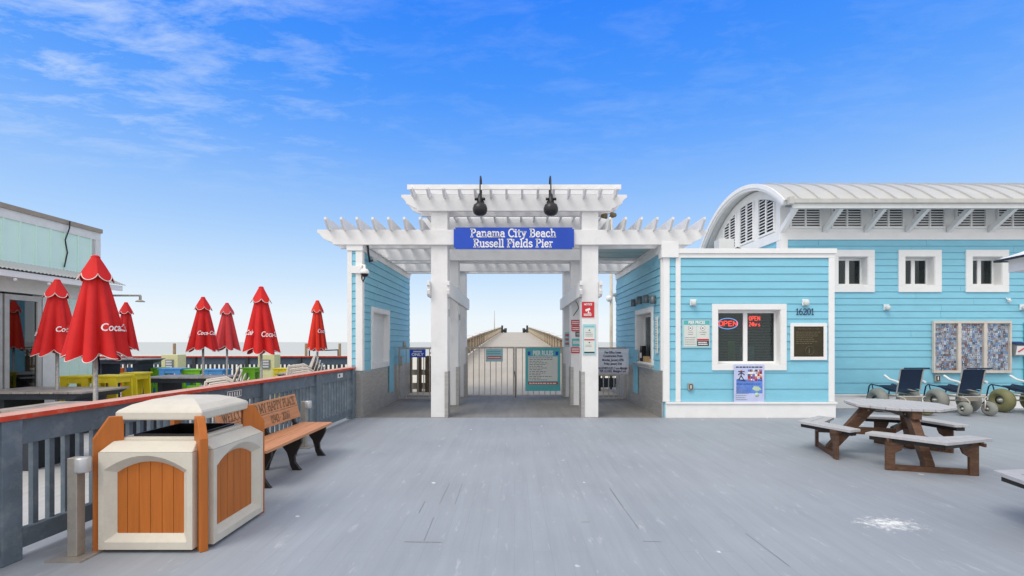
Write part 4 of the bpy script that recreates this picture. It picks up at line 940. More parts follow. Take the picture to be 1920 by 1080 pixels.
place_sign('only_sign', 'blue sign reading ONLY in white on the left side gate', SY - .04, 768, 798, 655, 670, [SIGNBLUE, SIGNWHITE], d_only)
def d_ban(mb, y):
    Y = SY - .05; cx = kx(1149, Y)
    for s, py, wd in (('Pier Office Under', 661, 40), ('Construction From', 667.5, 42), ('Monday, January 27th', 675, 50), ('Friday, January 31st', 682, 46), ('RE-SCHEDULED, 7 a.m.-Midnight', 690.5, 62), ('PIER CLOSED, Midnight-7 a.m.', 696, 60)):
        h = .088; txt(mb, s, h, (cx, y, kz(py, Y)), 1, bold=.0022, sx=wd / 900 * Y / (len(s) * h * .54))
mb = MB((2.6, SY, .9)); Y = SY - .05; xa, xb, za, zb = kx(1118, Y), kx(1181, Y), kz(703, Y), kz(653.5, Y); n = 12
vs, fs = [], []
for i in range(n + 1):
    for j in range(7):
        u, v_ = i / n, j / 6; vs.append((xa + (xb - xa) * u, Y + .006 * math.sin(u * 9 + v_ * 4), za + (zb - za) * v_ - (.02 * math.sin(u * math.pi * 5) ** 2 if j == 6 else 0)))
for i in range(n):
    for j in range(6): fs.append((i * 7 + j, (i + 1) * 7 + j, (i + 1) * 7 + j + 1, i * 7 + j + 1))
mb.add(vs, fs, 0, True); q = mb.build('banner', [BANNER]); tag(q, 'white printed banner about the pier office tied to the right side gate', 'banner')
so_ = q.modifiers.new('thick', 'SOLIDIFY'); so_.thickness = .003
mb = MB((2.6, SY, .9)); d_ban(mb, Y - .010); mb.build('lettering', [BANNER, NAVY], q)

# blue jamb strip beside right gate
# ------------------------------------------------------------------ passage fittings
def cyl_lamp(px, py, Y, label):
    x = KX0 - .09; z = EYE + (HY - py) / F * Y; t_ = thing('cylinder_light', label, 'light', (x, Y, z), group='grey cylinder lights over the service window')
    mb = MB((x, Y, z)); mb.lathe([(0, -.09), (.055, -.09), (.062, -.085), (.062, .09), (.0, .09)], (x, Y, z), 'z', 16); mb.build('cylinder', mat('grey_metal_can', (.16, .18, .19), .45, .4) if 'can' not in _fc else _fc['can'], t_)
    mb = MB((x, Y, z)); mb.box(x, KX0 - .02, Y - .03, Y + .03, z - .03, z + .03); mb.build('bracket', GALV, t_)
cyl_lamp(0, 568, 12.35, 'grey cylinder light on the kiosk passage wall, farthest of four')
cyl_lamp(0, 563, 11.75, 'grey cylinder light on the kiosk passage wall, second farthest of four')
cyl_lamp(0, 561, 11.15, 'grey cylinder light on the kiosk passage wall, second nearest of four')
cyl_lamp(0, 562, 10.6, 'grey cylinder light on the kiosk passage wall, nearest of four')
# white leaflet strip right of window
mb = MB((KX0, 10.5, 1.5)); mb.box(KX0 - .05, KX0 - .024, 10.42, 10.55, 1.35, 2.15); q = mb.build('info_strip', SIGNPALE); tag(q, 'pale vertical notice strip on the passage wall beside the service window', 'notice')
mb = MB((KX0, 10.5, 1.5)); mb.M = frame((KX0 - .05, 10.55, 0), -90); lines(mb, .01, .12, 1.42, 2.1, 12, 0, 0, fill=.3); mb.build('lettering', INKGREY, q)
# security light far right corner
c = P(1156, 553, 14.7); t_ = thing('security_light', 'white security light with cable at the far end of the passage wall', 'light', c)
mb = MB(c); mb.box(c[0] + .02, KX0 - .01, c[1] - .05, c[1] + .05, c[2] - .12, c[2] + .12); mb.build('mount', GALV, t_)
mb = MB(c); mb.lathe([(0, 0), (.05, .01), (.06, .14), (0, .15)], (c[0] - .12, c[1], c[2]), 'x', 12); mb.build('head', TRIM, t_)
mb = MB(c); mb.tube([(c[0] + .06, c[1], c[2] - .1), (c[0] + .04, c[1], c[2] - .28), (c[0] - .02, c[1], c[2] - .2), (c[0] - .04, c[1], c[2] - .02)], .01, 6); mb.build('cable', BLACK, t_)
# dome camera on left screen wall
x, z = -3.34, kz(508); o = (x, KY - .03, z)
t_ = thing('dome_camera', 'white dome security camera on a bracket at the front of the left blue wall', 'camera', o)
mb = MB(o); mb.box(-3.44, -3.26, KY - .06, KY - .03, kz(513), kz(499)); mb.box(-3.27, -3.20, KY - .09, KY - .031, kz(514), kz(498)); mb.build('bracket', TRIM, t_, bevel=.005)
mb = MB(o); mb.tube([(-3.22, KY - .1, kz(506)), (-3.18, KY - .13, kz(499)), (-3.13, KY - .16, kz(500)), (-3.12, KY - .17, kz(508))], .03, 10); mb.lathe([(0, .07), (.06, .06), (.09, .02), (.1, -.02), (.09, -.04)], (-3.12, KY - .17, kz(512)), 'z', 16); mb.build('housing', TRIM, t_)
mb = MB(o); mb.lathe([(.075, -.041), (.07, -.075), (.04, -.1), (0, -.11)], (-3.12, KY - .17, kz(512)), 'z', 16); mb.build('dome', BLACK, t_)
mb = MB(o); mb.tube([(-3.21, KY - .08, kz(511)), (-3.20, KY - .1, kz(524)), (-3.17, KY - .12, kz(530)), (-3.13, KY - .13, kz(522)), (-3.12, KY - .15, kz(514))], .013, 8); mb.build('cable', CHAR, t_)
c = P(704, 489, 10.7); c = (-3.14, 10.7, kz(487, 10.7)); t_ = thing('bullet_camera', 'small grey white camera under the beam inside the left blue wall', 'camera', c)
mb = MB(c); mb.tube([(c[0] - .03, 10.35, kz(459, 10.5)), (c[0] - .03, 10.4, kz(475, 10.5)), (c[0] - .03, 10.5, kz(492, 10.6)), (c[0] - .0, 10.6, kz(488, 10.6))], .022, 8); mb.build('conduit', CHAR, t_)
mb = MB(c); mb.lathe([(0, -.07), (.05, -.06), (.055, .05), (.03, .07), (0, .07)], c, 'x', 12); mb.build('housing', SOFFIT, t_)
# floodlight on the right of the upper beam
c = P(1141, 405, 10.4); t_ = thing('flood_light', 'small bronze twin floodlight on the pergola right of the raised pillar', 'light', c)
mb = MB(c); mb.tube([(c[0] + .03, c[1], 3.96), (c[0] + .03, c[1], c[2])], .018, 8); mb.build('stem', GALV, t_)
mb = MB(c); mb.lathe([(0, -.02), (.04, 0), (.065, .1), (.06, .12), (0, .12)], (c[0] - .15, c[1], c[2] + .0), 'x', 12); mb.lathe([(0, .12), (.04, .1), (.07, .0), (.06, -.02), (0, -.02)], (c[0] + .06, c[1], c[2] + .02), 'x', 12); mb.build('lamp_head', BRASSY, t_)
# lamp pole beyond
x, Yp = kx(1146, 19), 19
o = (x, Yp, -3.6); t_ = thing('light_pole', 'tall thin tan pole standing behind the right side gate', 'pole', o)
mb = MB(o); mb.lathe([(.07, 0), (.065, 4), (.055, 10.2), (0, 10.2)], o, 'z', 12); mb.build('shaft', WOODPALE, t_)
mb = MB(o); z = kz(562, Yp); mb.lathe([(0, .16), (.09, .14), (.11, .05), (.1, -.02), (.05, -.08), (0, -.08)], (x - .1, Yp - .05, z), 'z', 14); mb.build('dome_lamp', TRIM, t_)

# ------------------------------------------------------------------ pier railings and what stands behind the gates
def pier_rail(s, label):
    o = (s * 3.0, 20, pz(20)); t_ = thing('pier_railing', label, 'railing', o, group='timber railings of the pier')
    xs_ = s * 3.0; ys_ = [17.6] + [20 + i * 2.44 for i in range(36)]
    for a, c in zip(ys_, ys_[1:]):
        mb = MB(o)
        for za, zb, w in ((1.02, 1.07, .10), (.78, .86, .03), (.12, .24, .03)):
            mb.hexa([(xs_ - w, a, pz(a) + za), (xs_ + w, a, pz(a) + za), (xs_ + w, c, pz(c) + za), (xs_ - w, c, pz(c) + za), (xs_ - w, a, pz(a) + zb), (xs_ + w, a, pz(a) + zb), (xs_ + w, c, pz(c) + zb), (xs_ - w, c, pz(c) + zb)], 0)
        n = 12 if a < 45 else 6
        for k in range(n):
            y = a + (c - a) * (k + .5) / n; w = .05; mb.box(xs_ + s * .03 - .015, xs_ + s * .03 + .015, y - w, y + w, pz(y) + .1, pz(y) + .98, 1)
        mb.build('rail_panel', [WOOD, WOOD], t_)
    for i, y in enumerate(ys_):
        mb = MB(o); mb.box(xs_ - .05, xs_ + .05, y - .06, y + .06, pz(y) - .3, pz(y) + 1.0); mb.build('post', WOODPALE, t_)
        if i % 3 == 1: mb = MB(o); mb.box(xs_ + s * .0, xs_ + s * .5, y - .15, y + .15, pz(y) + 1.13, pz(y) + 1.15); mb.box(xs_ + s * .02, xs_ + s * .06, y - .02, y + .02, pz(y) + 1.0, pz(y) + 1.13); mb.build('rod_shelf', WOODPALE, t_)
pier_rail(-1, 'left weathered timber railing climbing the pier beyond the gate'); pier_rail(1, 'right weathered timber railing climbing the pier beyond the gate')
# dark lamps / benches at crest, mast
o = P(927, 612, 104); x = o[0]; mb = MB((x, 104, 3.7)); mb.lathe([(.10, 0), (.05, 4.2), (0, 4.2)], (x, 104, kz(612, 104) - .8), 'z', 8); tag(mb.build('flag_mast', GALV), 'thin bare mast at the left end of the pier crest', 'mast')
for s, lb in ((-1, 'dark bin like shape against the left rail at the pier crest'), (1, 'dark bin like shape against the right rail at the pier crest')):
    t_ = thing('pier_bin', lb, 'bin', (s * 2.3, 100, pz(100)))
    mb = MB((s * 2.3, 100, pz(100))); mb.box(s * 2.3 - .5, s * 2.3 + .5, 99.7, 100.3, pz(100) + .1, pz(100) + .7); mb.box(s * 2.6 - .2, s * 2.6 + .2, 99.6, 100, pz(100), pz(100) + 1.5); mb.build('body', CHAR, t_)
    mb = MB((s * 2.3, 100, pz(100))); mb.lathe([(0, 0), (.25, 0), (.3, .9), (0, .95)], (s * 1.9, 99.7, pz(100)), 'z', 10); mb.build('drum', CHAR, t_)
def pile_fence(name, label, xs_, Y, zt_, cat='fence'):
    o = (xs_[0][0], Y, 0); t_ = thing(name, label, cat, o)
    for x, w in xs_: 
        mb = MB((xs_[0][0], Y, 0)); mb.lathe([(w, -.3), (w * .95, zt_), (0, zt_ + .02)], (x, Y, 0), 'z', 10); q = mb.build('pile', mat('dark_pile', (.13, .085, .05), .8, var=.3, scale=8) if 'pile' not in _fc else _fc['pile'], t_)
        _fc['pile'] = q.data.materials[0]
    t_.location = (xs_[0][0], Y, 0)
    mb = MB((xs_[0][0], Y, 0)); mb.box(xs_[0][0] - .1, xs_[-1][0] + .1, Y + .12, Y + .16, .55, .72); mb.box(xs_[0][0] - .1, xs_[-1][0] + .1, Y + .12, Y + .16, .1, .3); mb.build('rail', WOODPALE, t_)
pile_fence('timber_piles', 'dark round timber piles behind the left side gate', [(-3.28, .07), (-3.0, .08), (-2.72, .10)], 15.1, 1.15)
pile_fence('timber_piles', 'dark round timber piles behind the right side gate', [(3.0, .05), (3.25, .05), (3.52, .06)], 16.2, 1.2)
o = (3.2, 15.4, 0); t_ = thing('utility_cart', 'yellowish cart like box on dark frame behind the right side gate', 'cart', o)
mb = MB(o); mb.box(2.65, 3.45, 15.2, 15.7, .52, .68); mb.box(2.7, 3.4, 15.25, 15.65, .69, .95); mb.build('box', mat('straw_box', (.55, .48, .25), .7, var=.2), t_, bevel=.01)
mb = MB(o)
for x in (2.7, 3.4):
    for y in (15.25, 15.65): mb.box(x - .03, x + .03, y - .03, y + .03, 0, .52)
mb.box(2.7, 3.4, 15.24, 15.3, .15, .45); mb.build('frame', CHAR, t_)

# ------------------------------------------------------------------ left railing along the boardwalk
A, B_ = Vector((-3.43, 10.08)), Vector((-3.78, 1.6))
Lr = (A - B_).length; ang = math.degrees(math.atan2((A - B_).y, (A - B_).x))
Mr = frame((B_.x, B_.y, 0), ang); o = (B_.x, B_.y, 0)
rl = thing('boardwalk_railing', 'blue grey timber railing with a worn red cap along the left side of the boardwalk', 'railing', o)
mb = MB(o, Mr); mb.box(0, Lr, -.10, .10, 1.035, 1.07, 0); mb.box(0, Lr, -.098, .098, 1.0705, 1.0715, 1); mb.build('cap_rail', [RED, REDTOP], rl, bevel=.0)
mb = MB(o, Mr); mb.box(0, Lr, -.045, -.005, .84, 1.034); mb.build('fascia_board', GREYRAIL, rl, bevel=.004)
mb = MB(o, Mr); mb.box(0, Lr, -.045, .02, .07, .21); mb.build('bottom_rail', GREYRAIL, rl, bevel=.004)
pu = [Lr - .07 - 1.638 * i for i in range(5)]
for u in pu:
    mb = MB(o, Mr); mb.box(u - .07, u + .07, -.085, .055, 0, 1.034); mb.build('post', GREYRAIL, rl, bevel=.006)
u = .1
while u < Lr - .1:
    if all(abs(u - q) > .1 for q in pu): mb = MB(o, Mr); mb.box(u - .02, u + .02, -.004, .034, .2, .9); mb.build('baluster', GREYRAIL, rl)
    u += .125
# plaques on fascia
def rail_tag(px, label, w, m1, blk):
    # find u where the fascia projects to px
    best = min((abs((Mr @ Vector((u_ / 100, -.05, .94))).x / (Mr @ Vector((u_ / 100, -.05, .94))).y * F + CX - px), u_ / 100) for u_ in range(10, int(Lr * 100)))[1]
    q = Mr @ Vector((best, -.05, .94)); mb = MB(q, Mr); mb.box(best - w, best + w, -.052, -.046, .90, .985); s_ = mb.build('rail_plaque', m1); tag(s_, label, 'plaque')
    mb = MB(q, Mr)
    if blk:
        mb.box(best - w * .93, best + w * .93, -.0535, -.0525, .91, .975, 0)
        for i in range(5): mb.box(best - w * .8 + i * w * .35, best - w * .62 + i * w * .35, -.055, -.054, .915, .968, 1)
    else: mb.box(best - w * .6, best - w * .1, -.0535, -.0525, .92, .965, 0)
    mb.build('marks', [BLACK, SIGNWHITE], s_)
rail_tag(440, 'small black and white plaque on the railing fascia left of the bench', .14, SIGNWHITE, True)
rail_tag(638, 'small white tag on the railing fascia at the far end', .12, SIGNWHITE, False)
# floor mounted stub posts with sleeve
def stub(c, label, h=.74):
    t_ = thing('stub_post', label, 'post', (c[0], c[1], 0), group='galvanised stub posts along the railing')
    mb = MB((c[0], c[1], 0)); mb.box(c[0] - .036, c[0] + .036, c[1] - .036, c[1] + .036, .012, h); mb.build('post', GALV, t_, bevel=.004)
    mb = MB((c[0], c[1], 0)); mb.box(c[0] - .13, c[0] + .13, c[1] - .11, c[1] + .11, .0, .012); mb.build('base_plate', GALV, t_)
    mb = MB((c[0], c[1], 0)); mb.lathe([(0, 0), (.045, 0), (.05, .01), (.05, .1), (.045, .11), (0, .11)], (c[0] + .07, c[1] - .02, h - .105), 'z', 20); mb.build('sleeve', mat('sleeve_metal', (.55, .56, .57), .4, .4), t_, bevel=0)
stub((-3.27, 3.58), 'galvanised stub post with a grey sleeve in front of the railing beside the litter bin')
stub((-3.20, 7.3), 'galvanised stub post with a grey sleeve behind the far end of the bench', .70)

# ------------------------------------------------------------------ litter bin
bx0, bx1, by0, by1 = -3.19, -2.39, 3.68, 4.50
cx, cy = (bx0 + bx1) / 2, (by0 + by1) / 2; o = (cx, cy, 0); S_ = (bx1 - bx0) / 2; S2 = (by1 - by0) / 2
lb = thing('litter_bin', 'square beige litter bin with orange slatted panels and a pitched lid', 'bin', o)
def side_frame(ang, hw, dist):
    M = Matrix.Translation(Vector((cx, cy, 0))) @ Matrix.Rotation(R(ang), 4, 'Z') @ Matrix.Translation(Vector((0, -dist, 0)))
    mb = MB(o, M)
    iw, izb, izs, izt = hw - .145, .135, .60, .685       # opening half width, sill, spring, crown
    ow = hw - .045
    na = 12
    def arch(w_, zb, zs_, zt_, y): 
        p = [(-w_, y, zb), (w_, y, zb)]
        for i in range(na + 1):
            t = 1 - 2 * i / na; p.append((w_ * t, y, zs_ + (zt_ - zs_) * (1 - t * t)))
        return p
    outer = [(-ow, -.055, .03), (ow, -.055, .03)] + [(ow * (1 - 2 * i / na), -.055, .765) for i in range(na + 1)]
    inn = arch(iw, izb, izs, izt, .0); mid = arch(iw + .06, izb - .05, izs + .03, izt + .055, -.055)
    n = len(outer)
    mb.add(outer + mid, [(i, (i + 1) % n, n + (i + 1) % n, n + i) for i in range(n)], 0)
    mb.add(mid + inn, [(i, (i + 1) % n, n + (i + 1) % n, n + i) for i in range(n)], 0)
    # sides & chamfer top
    mb.quad((-ow, -.055, .03), (-ow, -.055, .765), (-ow, .06, .765), (-ow, .06, .03)); mb.quad((ow, -.055, .765), (ow, -.055, .03), (ow, .06, .03), (ow, .06, .765))
    mb.quad((-ow, -.055, .03), (-ow, .06, .03), (ow, .06, .03), (ow, -.055, .03))
    mb.hexa([(-ow, -.055, .765), (ow, -.055, .765), (ow, .10, .765), (-ow, .10, .765), (-ow + .03, .045, .83), (ow - .03, .045, .83), (ow - .03, .10, .83), (-ow + .03, .10, .83)])
    q = mb.build('side_panel', BEIGE, lb, bevel=.006)
    mb = MB(o, M); npk = 6
    for i in range(npk):
        a = -iw - .01 + (2 * iw + .02) * i / npk; c = -iw - .01 + (2 * iw + .02) * (i + 1) / npk - .004
        def tz(x): t = max(-1, min(1, x / iw)); return izs + (izt - izs) * (1 - t * t) + .012
        mb.prism([(a, izb - .01), (c, izb - .01), (c, tz(c)), ((a + c) / 2, tz((a + c) / 2)), (a, tz(a))], 'y', .001, .02)
    mb.box(-iw, iw, .021, .03, izb, izs, 1)
    mb.build('slat_panel', [ORANGE, LINER], q)
for a_, hw, dd in ((0, S_, S2), (90, S2, S_), (180, S_, S2), (270, S2, S_)): side_frame(a_, hw, dd)
mb = MB(o)   # rim and liner
mb.box(bx0 + .09, bx1 - .09, by0 + .09, by0 + .15, .81, .85); mb.box(bx0 + .09, bx1 - .09, by1 - .15, by1 - .09, .81, .85); mb.box(bx0 + .09, bx0 + .15, by0 + .15, by1 - .15, .81, .85); mb.box(bx1 - .15, bx1 - .09, by0 + .15, by1 - .15, .81, .85)
mb.build('rim', BEIGE, lb, bevel=.01)
mb = MB(o); a, c, e, g = bx0 + .15, bx1 - .15, by0 + .15, by1 - .15
for r4 in ((a, c, e, e + .015), (a, c, g - .015, g), (a, a + .015, e + .015, g - .015), (c - .015, c, e + .015, g - .015)): mb.box(*r4, .1, .865)
mb.box(a, c, e, g, .08, .1); mb.build('liner', LINER, lb, bevel=.004)
for sx_, sy_ in ((-1, -1), (1, -1), (1, 1), (-1, 1)):
    px_, py_ = cx + sx_ * (S_ + .0), cy + sy_ * (S2 + .0); an = math.degrees(math.atan2(sy_, sx_))
    M = Matrix.Translation(Vector((px_, py_, 0))) @ Matrix.Rotation(R(an), 4, 'Z')
    mb = MB(o, M); mb.prism([(-.13, .0), (.034, .0), (.034, .86), (-.06, 1.02), (-.15, 1.02), (-.15, .80), (-.13, .76)], 'y', -.028, .028); mb.build('corner_fin', ORANGE, lb, bevel=.005)
mb = MB(o); hw = S_ - .06; hd = S2 - .08
def ring(k, z): return [(cx - hw * k, cy - hd * k, z), (cx + hw * k, cy - hd * k, z), (cx + hw * k, cy + hd * k, z), (cx - hw * k, cy + hd * k, z)]
vs = ring(.96, .985) + ring(1.0, .99) + ring(1.0, 1.045) + ring(.97, 1.06) + ring(.78, 1.10) + ring(.50, 1.132) + ring(.30, 1.14)
fs = [(3, 2, 1, 0), (24, 25, 26, 27)] + [(k * 4 + i, k * 4 + (i + 1) % 4, k * 4 + 4 + (i + 1) % 4, k * 4 + 4 + i) for k in range(6) for i in range(4)]
mb.add(vs, fs); mb.build('lid', BEIGE, lb, bevel=.008)

# ------------------------------------------------------------------ memorial bench
o = (-2.85, 6.0, 0)
bn = thing('memorial_bench', 'cedar coloured memorial bench with engraved backrest and three black legs by the railing', 'bench', o)
by0_, by1_ = 5.08, 6.90
mb = MB(o); mb.box(-3.06, -2.845, by0_, by1_, .415, .45); mb.box(-2.84, -2.62, by0_, by1_, .415, .45); mb.build('seat', CEDAR, bn, bevel=.006)
tl = R(14)
def back_M(): return Matrix.Translation(Vector((-3.07, by0_, .50))) @ Matrix.Rotation(tl, 4, 'Y').inverted() @ Matrix.Rotation(R(90), 4, 'Z')
Mk = back_M()
mb = MB(o, Mk); Lb = by1_ - by0_; mb.box(0, Lb, 0, .035, .03, .195); mb.box(0, Lb, 0, .035, .20, .365); bk = mb.build('backrest', CEDAR, bn, bevel=.005)
mb = MB(o, Mk)
slab(mb, 'WELCOME TO MY HAPPY PLACE', .105, (Lb / 2, 0, .228), 0, w=.12, width=Lb * .93, thick=.0025)
slab(mb, '(1943 - 2016)', .095, (Lb * .70, 0, .065), 0, w=.12, width=.50, thick=.0025)
txt(mb, 'Tom', .15, (Lb * .30, 0, .11), 0, shear=.3, thick=.003)
mb.build('engraving', CARVE, bk)
for Y in (5.26, 6.0, 6.76):
    mb = MB(o)
    prof = [(-2.66, .41), (-2.66, .34), (-2.70, .26), (-2.745, .18), (-2.74, .10), (-2.69, .03), (-2.66, 0), (-2.77, 0), (-2.80, .06), (-2.815, .14), (-2.84, .22), (-2.90, .30), (-2.96, .29), (-3.01, .2), (-3.05, .1), (-3.08, 0), (-3.18, 0), (-3.15, .08), (-3.12, .2), (-3.10, .32), (-3.12, .45), (-3.16, .60), (-3.215, .82), (-3.185, .83), (-3.125, .62), (-3.10, .50), (-3.06, .455), (-3.04, .41)]
    mb.prism(prof, 'y', Y - .022, Y + .022); mb.build('leg', CASTIRON, bn, bevel=.004)

# ------------------------------------------------------------------ octagonal picnic tables
def picnic(loc, rz, label):
    t_ = thing('picnic_table', label, 'picnic table', (0, 0, 0), group='octagonal recycled plastic picnic tables')
    Rt = .62
    mb = MB(); n = 9
    def half(y): # octagon half width at |y|
        a = Rt * math.cos(R(22.5)); y = abs(y); b_ = Rt * math.sin(R(22.5))
        return a if y <= b_ else a - (y - b_)
    apo = Rt * math.cos(R(22.5)); st = 2 * apo / n
    for i in range(n):
        y0 = -apo + st * i; y1 = y0 + st - .006
        ys_ = sorted({y0, y1} | {q for q in (-Rt * math.sin(R(22.5)), Rt * math.sin(R(22.5))) if y0 < q < y1})
        mb.prism([(half(y), y) for y in ys_] + [(-half(y), y) for y in ys_[::-1]], 'z', .705, .74)
    mb.build('tabletop', GREYTOP, t_, bevel=.004)
    mb = MB(); mb.prism([(math.cos(R(45 * k + 22.5)) * (Rt - .03), math.sin(R(45 * k + 22.5)) * (Rt - .03)) for k in range(8)], 'z', .69, .7049)
    mb.box(-.55, .55, -.05, .05, .60, .689); mb.build('under_frame', BROWN, t_)
    for k, a in enumerate((0, -90, 147)):
        M = Matrix.Rotation(R(a), 4, 'Z')
        # bench local: outward = +x
        mb = MB(M=M)
        ro, r1_ = (1.02, 1.24, 1.02), (.80, .89, .80)
        th = (-40, 0, 40)
        def pp(r_, t): return (r_ * math.cos(R(t)), r_ * math.sin(R(t)))
        for j in (0, 1):
            for (f0, f1) in ((0, .48), (.52, 1)):
                q = [pp(r1_[j] + (ro[j] - r1_[j]) * f0, th[j]), pp(r1_[j] + (ro[j] - r1_[j]) * f1, th[j]), pp(r1_[j + 1] + (ro[j + 1] - r1_[j + 1]) * f1, th[j + 1]), pp(r1_[j + 1] + (ro[j + 1] - r1_[j + 1]) * f0, th[j + 1])]
                mb.prism(q, 'z', .405, .44)
        bs = mb.build('bench_seat', GREYTOP, t_, bevel=.003)
        mb = MB(M=M)
        for j in (0, 1):
            q = [pp(r1_[j] + .05, th[j] * .96), pp(ro[j] - .05, th[j] * .96), pp(ro[j + 1] - .07, th[j + 1] * .96), pp(r1_[j + 1] + .05, th[j + 1] * .96)]
            mb.prism(q, 'z', .352 + .001 * j, .4045)
        mb.build('seat_support', CASTIRON, bs)
        for s in (-1, 1):
            M2 = M @ Matrix.Translation(Vector((.86, s * .50, 0))) @ Matrix.Rotation(R(s * 8), 4, 'Z')
            mb = MB(M=M2); mb.prism([(-.045, 0), (.07, 0), (.07, .24), (.10, .28), (.16, .31), (.18, .36), (.18, .404), (-.045, .404)] if False else [(-.03 * s, 0), (-.13 * s, 0), (-.13 * s, .22), (-.19 * s, .26), (-.215 * s, .32), (-.215 * s, .404), (-.03 * s, .404)][::1], 'x', -.02, .02)
            mb.box(-.1, .1, -s * .03 - .0, -s * .03 + s * .001 + .02, .36, .404)
            mb.build('bench_leg', BROWN, bs, bevel=.003)
        mb = MB(M=M); mb.box(.84, .88, -.42, .42, .0, .07); mb.build('runner', BROWN, bs)
        mb = MB(M=M); mb.prism([(.24, .69), (.42, .69), (.86, .10), (.86, 0), (.74, 0), (.72, .1)], 'y', -.05, .05); mb.build('leg', BROWN, t_, bevel=.005)
        mb = MB(M=M); mb.box(.05, 1.0, .051, .09, .30, .40); mb.build('cross_brace', BROWN, t_)
        mb = MB(M=M)
        for bx_, bz_ in ((.36, .64), (.62, .35), (.80, .34)): mb.lathe([(0, .012), (.014, .010), (.014, 0)], (bx_, .09 if bx_ > .5 else .05, bz_), 'y', 10); mb.lathe([(.014, 0), (.014, -.010), (0, -.012)], (bx_, -.05 if bx_ < .7 else .051, bz_), 'y', 10)
        mb.build('bolts', GALV, t_)
    t_.location = loc; t_.rotation_euler = (0, 0, rz); return t_
pt = picnic((5.34, 6.70, 0), R(-107), 'octagonal picnic table with grey top and brown legs standing whole on the boardwalk')
pt2 = dup(pt, (5.16, 3.42, 0), R(132), 'octagonal picnic table cut by the right edge of the photo, only a bench corner showing')
# canopy on the near table
ux, uy = 5.24, 3.42; o = (ux, uy, 0)
cn = thing('square_canopy', 'open white canopy with dark edge poking in at the right edge above the nearest table', 'canopy', o)
mb = MB(o); mb.tube([(ux, uy, 0.0), (ux, uy, 2.72)], .025, 10); mb.build('pole', POLE, cn)
mb = MB(o); hw = 1.12
e4 = [(ux - .74, uy + 1.08), (ux - 1.08, uy - .74), (ux + .74, uy - 1.08), (ux + 1.08, uy + .74)]
vs = [(x, y, 2.36) for x, y in e4] + [(ux, uy, 2.78)]
mb.add(vs + [(x, y, z - .012) for x, y, z in vs], [(0, 1, 4), (1, 2, 4), (2, 3, 4), (3, 0, 4), (6, 5, 9), (7, 6, 9), (8, 7, 9), (5, 8, 9)] + [(i, 5 + i, 5 + (i + 1) % 4, (i + 1) % 4) for i in range(4)], 0)
mb.build('canopy_top', SIGNWHITE, cn)
mb = MB(o); mb.tube([(x, y, 2.352) for x, y in e4], .012, 6, closed=True); mb.build('edge_band', BLACK, cn)
mb = MB(o)
for i in range(4):
    (xa_, ya_), (xb_, yb_) = e4[i], e4[(i + 1) % 4]; k = .93
    xa_, ya_, xb_, yb_ = ux + (xa_ - ux) * k, uy + (ya_ - uy) * k, ux + (xb_ - ux) * k, uy + (yb_ - uy) * k
    mb.add([(xa_, ya_, 2.36), (xb_, yb_, 2.36), (xb_, yb_, 2.24), (xa_, ya_, 2.24), (xa_ * .998 + ux * .002, ya_ * .998 + uy * .002, 2.36), (xb_ * .998 + ux * .002, yb_ * .998 + uy * .002, 2.36), (xb_ * .998 + ux * .002, yb_ * .998 + uy * .002, 2.24), (xa_ * .998 + ux * .002, ya_ * .998 + uy * .002, 2.24)], [(0, 1, 2, 3), (7, 6, 5, 4), (3, 2, 6, 7)])
mb.build('valance', SIGNWHITE, cn)

